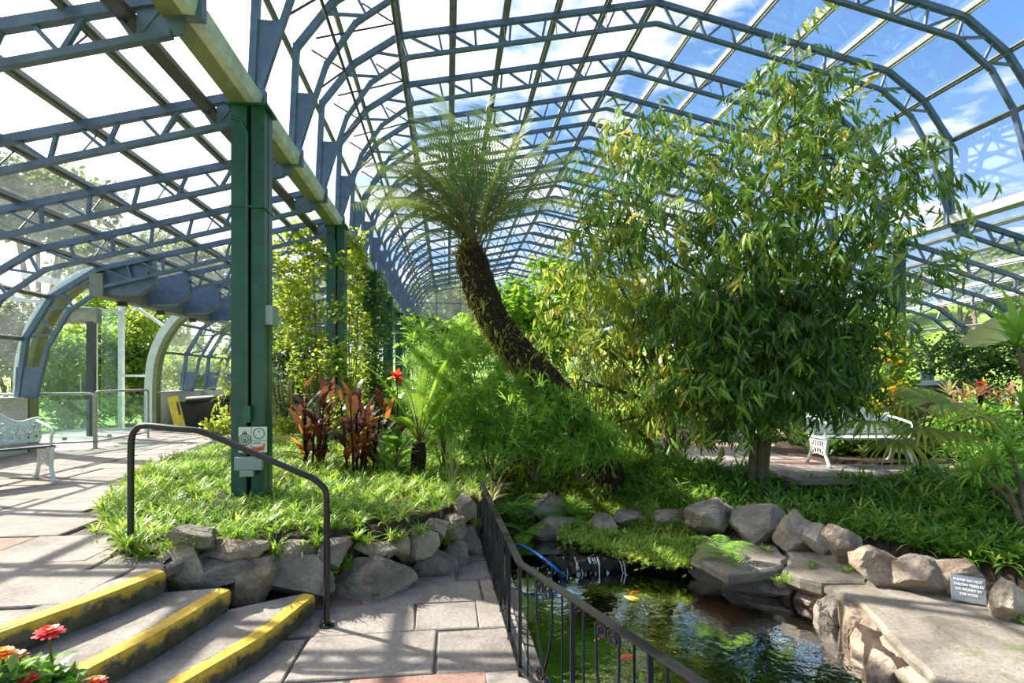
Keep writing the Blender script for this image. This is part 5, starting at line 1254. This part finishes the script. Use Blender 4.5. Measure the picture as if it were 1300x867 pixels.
BLb=['pink-streaked bromeliad at the left end of the red group','low bromeliad with cream leaves second in the red group','bromeliad with a bright scarlet flower, tallest of the red group','bromeliad with dark pink leaves right of the scarlet-flowered one','green and cream bromeliad at the right end of the red group','bromeliad with a small red centre in front of the group','orange-flowered bromeliad in front at the right']
for i,(px,py,d) in enumerate(BRm):
    c=at(px,py,d); b=np.array([c[0],c[1],.0]); o=thing('bromeliad',BLb[i],'bromeliad',b,'bromeliads'); V,F,rr=tuft(22,.36,.045,1.0,170+i,4,(.3,1.4)); m=MB(); m.add(V+c-[0,0,.12],F,np.clip(.45+.6*rr+.3*(i%3)/2,0,1)); m.build('leaf_rosette',M['bromel'],o)
    m=MB(); m.tube([b,c-[0,0,.12]],[.03,.03],8); m.build('base_stem',M['darkbark'],o)
    if i in (2,3,5,6): petals(o,c+[0,0,.02],8,.13,.05,'orangepetal' if i==6 else 'redpetal',180+i,(0,1.2),'flower_bract')
plant('leafy_understorey','mixed leafy shrub below the bromeliads at the right','shrub',(*at(1245,590,7.8)[:2],0),[(1215,540,8,30,20),(1255,540,7.8,34,26),(1290,540,7.8,30,30),(1235,572,7.6,40,18),(1285,575,7.4,30,20),(1215,515,8.3,24,12),(1270,515,8.2,36,12)],[leafball(14,.12,.14,.03,s,3) for s in (231,232)],'yucca',105,r0=.02)
plant('flowering_climber','yellow-flowered climber on the first right-hand green column','climber',(*at(1135,560,10.6)[:2],0),[(1130,440,10.3,18,24),(1128,475,10.3,20,26),(1130,515,10.2,20,28),(1148,500,10.2,12,30),(1128,410,10.4,12,14)],TV,'vine',90,r0=.015,outward=False,rbase=(.1,.7))
fc=bpy.data.objects['flowering_climber']
for i in range(26):
    px,py=random.uniform(1112,1150),random.uniform(425,535); m=MB(); V,F,rr=tuft(6,.09,.06,.8,190+i,2,(.2,1.2)); m.add(V+at(px,py,9.85),F,.5+rr); m.build('blossom',M['yellowpetal' if i%3 else 'orangepetal'],fc)
plant('clipped_hedge','dark dense hedge behind the bromeliads on the right','hedge',(*at(1260,520,13)[:2],0),[(1230,455,13,30,28),(1270,450,13,34,30),(1300,455,13,30,34),(1210,440,13.5,20,20),(1180,455,14,25,20),(1240,490,12.8,50,18)],TV,'hedge',75,r0=.03)
plant('white_flowered_shrub','pale flowering bush left of the white bench','shrub',(*at(1072,575,9.3)[:2],0),[(1070,545,9.3,14,18),(1078,565,9.2,12,12)],TV,'broad',140,r0=.01)
plant('mid_shrub','dark leafy shrub at the far side of the right path','shrub',(*at(1020,545,12)[:2],0),[(1000,500,12,60,40),(1060,505,12.5,40,36),(930,520,12,40,30),(890,500,12.5,40,40)],TB,'hedge',45,r0=.03)
# ------------------------------------------------------------------ zinnias in a tub
tb=at(40,900,1.45); tb=np.array([tb[0],tb[1],-.157])
o=thing('terracotta_tub','terracotta tub holding the zinnias below the lower left corner','tub',tb)
m=MB(); m.tube([tb,tb+[0,0,.2],tb+[0,0,.44]],[.15,.19,.22],24); m.build('pot',M['terra'],o,smooth=True); m=MB(); m.tube([tb+[0,0,.43],tb+[0,0,.47]],.24,24); m.build('rim',M['terra'],o)
ZF=[(62,803,1.42,'red-pink zinnia on the tallest stem in the lower left corner',.036),(15,836,1.35,'red zinnia half cut by the left edge',.034),(3,830,1.3,'orange-red zinnia at the very left edge',.03),(34,862,1.3,'dark red zinnia low in the lower left corner',.026),(122,866,1.4,'pink-red zinnia peeping over the bottom edge by the steps',.026)]
for i,(px,py,d,lab,rad) in enumerate(ZF):
    c=at(px,py,d); b=tb+[.05*math.cos(i*1.7),.05*math.sin(i*1.7),.47]; o=thing('zinnia',lab,'flower',b,'zinnias in the corner tub')
    m=MB(); m.tube(smooth([b,b*.4+c*.6+[.012,0,-.03],c-[0,0,.006]]),.003,6); m.build('stem',M['rachis'],o)
    m=MB(); m.tube([c-[0,0,.012],c-[0,0,.004],c],[.004,.011,.012],10); m.build('calyx',M['ivy'],o)
    rg2=random.Random(i)
    for ringk,(np_,L,upa) in enumerate([(14,rad,-.05),(12,rad*.8,.25),(8,rad*.5,.6)]):
        for k in range(np_):
            V,F=blade(L*rg2.uniform(.9,1.1),rad*.42,.15,upa+rg2.uniform(-.1,.15),3,prof=[.5,.9,1,.45]); m=MB(); m.add(V@Rz(k*6.283/np_+ringk*.2).T+c+[0,0,.002*ringk],F,rg2.random()); m.build('petal',M['pinkpetal' if i!=2 else 'orangepetal'],o)
    m=MB(); m.tube([c,c+[0,0,.010]],[.009,.005],10); m.build('flower_centre',M['yellowpetal'],o)
    for k in range(8):
        u=.15+.75*k/8; p=b*(1-u)+c*u+[.01*u*(1-u),0,-.05*u*(1-u)*2]; V,F=blade(.055*rg2.uniform(.7,1.2),.026,.8,.5,4,fold=.2); m=MB(); 
        if k<7 or i==0: m.add(V@Rz(rg2.uniform(0,6.28)).T+p,F,rg2.uniform(.4,1)); m.build('leaf_blade',M['canna'],o)
mb=MB(); fill(mb,[(20,880,1.35,45,26),(62,872,1.38,25,18),(0,868,1.3,25,20)],[leafball(12,.03,.055,.025,201,3)],2600,rbase=(.2,.9)); tag(mb.build('zinnia_foliage',M['canna'],origin=tb+[0,0,.47]),'dense zinnia leaves spilling over in the lower left corner','foliage',kind='stuff')
for i,(px,py) in enumerate([(36,845),(48,846),(58,851)]):
    c=at(px,py,1.38); o=thing('zinnia_bud',['closed zinnia bud left of the tall stem','closed zinnia bud touching the tall stem','brown seed head right of the tall stem'][i],'flower bud',tb+[0,0,.47],'zinnia buds'); m=MB(); m.tube([tb+[0,0,.47],c-[0,0,.008]],.002,5); m.build('stem',M['rachis'],o); m=MB(); m.tube([c-[0,0,.009],c-[0,0,.003],c+[0,0,.006]],[.003,.007,.003],8); m.build('bud',M['fibre'],o)
# ------------------------------------------------------------------ outside garden and trees
TO=[leafball(50,.45,.16,.07,s,2) for s in (211,212)]
def oplant(name,label,px,py,d,bl,mat,group,dens=14,cat='shrub',tm=TO,r0=.08,sc=(.8,1.3)):
    b=at(px,py,d); b[2]=Hout(b[None,:2])[0]; return plant(name,label,cat,b,bl,tm,mat,dens,group=group,r0=r0,sc=sc)
GO='garden shrubs outside the entrance'
oplant('garden_shrub','sunny yellow-green bush outside the glass left of the door post',90,560,16,[(88,460,16,26,42),(70,500,15.5,18,40),(105,520,16,18,34),(90,420,17,26,20)],'gard',GO,30)
oplant('garden_shrub','yellow-flowered bush outside between the door post and white arch',150,560,18,[(145,450,18,28,40),(172,430,18,24,40),(160,500,17.5,34,36),(185,490,18,20,40)],'gard',GO,30)
oplant('garden_shrub','tall green bush beyond the porch roof line',175,560,24,[(175,400,24,34,30),(140,390,25,34,26),(205,410,25,28,30)],'gard',GO,20,r0=.1)
oplant('garden_shrub','yellow bush seen through the far curved panes of the left aisle',235,545,21,[(225,470,21,24,24),(255,475,22,22,20),(280,475,23,22,20),(230,440,24,26,16)],'gard',GO,24)
oplant('garden_shrub','blue-green bush outside the curved glass at the left edge',20,540,16,[(15,420,16,26,46),(-20,440,15,30,60),(40,440,17,14,34)],'fartree',GO,24)
TT=[leafball(70,1.3,.5,.28,s,2) for s in (221,222)]
FTz=[(50,250,38,[(45,235,38,60,28),(0,225,38,50,30),(100,250,38,40,24),(20,275,38,60,26),(80,285,38,50,22)],'big tree outside behind the roof panes at the upper left'),
(165,310,42,[(175,300,42,34,18),(150,330,42,40,20),(215,325,42,30,20),(110,330,42,40,22)],'lower tree outside right of the big one at the upper left'),
(240,360,45,[(240,345,45,40,24),(290,350,45,40,26),(200,360,45,30,22)],'tree outside beyond the left aisle roof near the first column'),
(350,400,48,[(340,380,48,50,30),(400,385,48,40,30),(300,400,48,40,30)],'tree outside behind the climber and the second column'),
(560,400,52,[(545,395,52,40,38),(590,400,52,36,34),(520,420,52,36,36),(640,390,52,46,36),(570,365,54,30,18)],'grey-green tree behind the glazed end wall, left part'),
(740,400,54,[(720,395,54,50,34),(790,395,54,50,34),(860,400,54,50,34)],'trees behind the glazed end wall, right part'),
(1290,330,60,[(1280,325,60,22,12),(1240,335,62,24,10),(1310,330,60,20,16)],'tree on the skyline above the right aisle roof'),
(1220,360,50,[(1215,352,50,24,10),(1260,350,50,28,12),(1300,352,50,24,14),(1170,360,52,26,12)],'row of dark trees on the hillside behind the right aisle'),
(1240,400,44,[(1235,380,46,30,10),(1290,388,46,30,12)],'bushes on the lawn slope behind the right aisle'),
(960,400,60,[(940,380,60,60,30),(1040,375,60,60,30),(1120,370,60,40,24)],'distant woods hidden mostly behind the drooping tree')]
for px,py,d,bl,lab in FTz: oplant('garden_tree',lab,px,py,d,bl,'fartree','trees outside the greenhouse',1.4 if d>30 else 3,'tree',TT,.25)
# ------------------------------------------------------------------ light, world, camera
sc=bpy.context.scene
sd=Vector((-.655,.420,.66)).normalized()
L=bpy.data.lights.new('sun','SUN'); L.energy=8.5; L.angle=R(.6); L.color=(1,.95,.86); lo=bpy.data.objects.new('sun',L); lo.rotation_euler=sd.to_track_quat('Z','Y').to_euler(); col.objects.link(lo)
w=bpy.data.worlds.new('sky'); sc.world=w; w.use_nodes=True; nt=w.node_tree; nt.nodes.clear(); out=nt.nodes.new('ShaderNodeOutputWorld'); bg=nt.nodes.new('ShaderNodeBackground'); nt.links.new(bg.outputs[0],out.inputs[0])
tc=nt.nodes.new('ShaderNodeTexCoord'); dv=tc.outputs['Generated']; sp=nt.nodes.new('ShaderNodeSeparateXYZ'); nt.links.new(dv,sp.inputs[0])
skyc=ramp(nt,sp.outputs[2],[(0,(.55,.66,.78)),(.12,(.30,.45,.70)),(.45,(.12,.27,.58)),(1,(.07,.18,.48))])
mz=nt.nodes.new('ShaderNodeMath'); mz.operation='MAXIMUM'; mz.inputs[1].default_value=.12; nt.links.new(sp.outputs[2],mz.inputs[0])
dvv=nt.nodes.new('ShaderNodeVectorMath'); dvv.operation='DIVIDE'; nt.links.new(dv,dvv.inputs[0])
cb=nt.nodes.new('ShaderNodeCombineXYZ'); 
for i in range(3): nt.links.new(mz.outputs[0],cb.inputs[i])
nt.links.new(cb.outputs[0],dvv.inputs[1])
n1=noise(nt,dvv.outputs[0],1.15,9,.58,.25)
dt=nt.nodes.new('ShaderNodeVectorMath'); dt.operation='DOT_PRODUCT'; nt.links.new(dv,dt.inputs[0]); dt.inputs[1].default_value=sd
# more cloud toward the sun side
mm=nt.nodes.new('ShaderNodeMath'); mm.operation='MULTIPLY_ADD'; nt.links.new(dt.outputs['Value'],mm.inputs[0]); mm.inputs[1].default_value=.17; nt.links.new(n1,mm.inputs[2])
cm=ramp(nt,mm.outputs[0],[(.555,(0,0,0)),(.66,(1,1,1))])
n2=noise(nt,dvv.outputs[0],2.6,6,.6); cc=ramp(nt,n2,[(.3,(.50,.56,.66)),(.5,(.85,.87,.9)),(.72,(1.9,1.9,1.9))])
c=mixc(nt,cm,skyc,cc)
gl=nt.nodes.new('ShaderNodeMapRange'); gl.inputs[1].default_value=.62; gl.inputs[2].default_value=1; gl.inputs[3].default_value=0; gl.inputs[4].default_value=1; nt.links.new(dt.outputs['Value'],gl.inputs[0])
pw=nt.nodes.new('ShaderNodeMath'); pw.operation='POWER'; pw.inputs[1].default_value=1.5; nt.links.new(gl.outputs[0],pw.inputs[0])
c2=mixc(nt,pw.outputs[0],c,(3.2,3.1,3.0)); nt.links.new(c2,bg.inputs[0]); bg.inputs[1].default_value=1.0
cam=bpy.data.cameras.new('camera'); cam.sensor_width=36; cam.sensor_fit='HORIZONTAL'; cam.lens=700/1300*36; cam.shift_y=48.5/1300; cam.clip_start=.05; cam.clip_end=500
co=bpy.data.objects.new('camera',cam); col.objects.link(co); co.location=(0,0,EYE); co.rotation_euler=(R(90),0,-TH); sc.camera=co
sc.view_settings.view_transform='Standard'; sc.view_settings.look='None'; sc.view_settings.gamma=1; sc.view_settings.use_curve_mapping=False; sc.view_settings.exposure=.8
sc.cycles.use_denoising=True; sc.cycles.max_bounces=7; sc.cycles.transparent_max_bounces=14; sc.cycles.caustics_reflective=False; sc.cycles.caustics_refractive=False; sc.cycles.sample_clamp_indirect=6
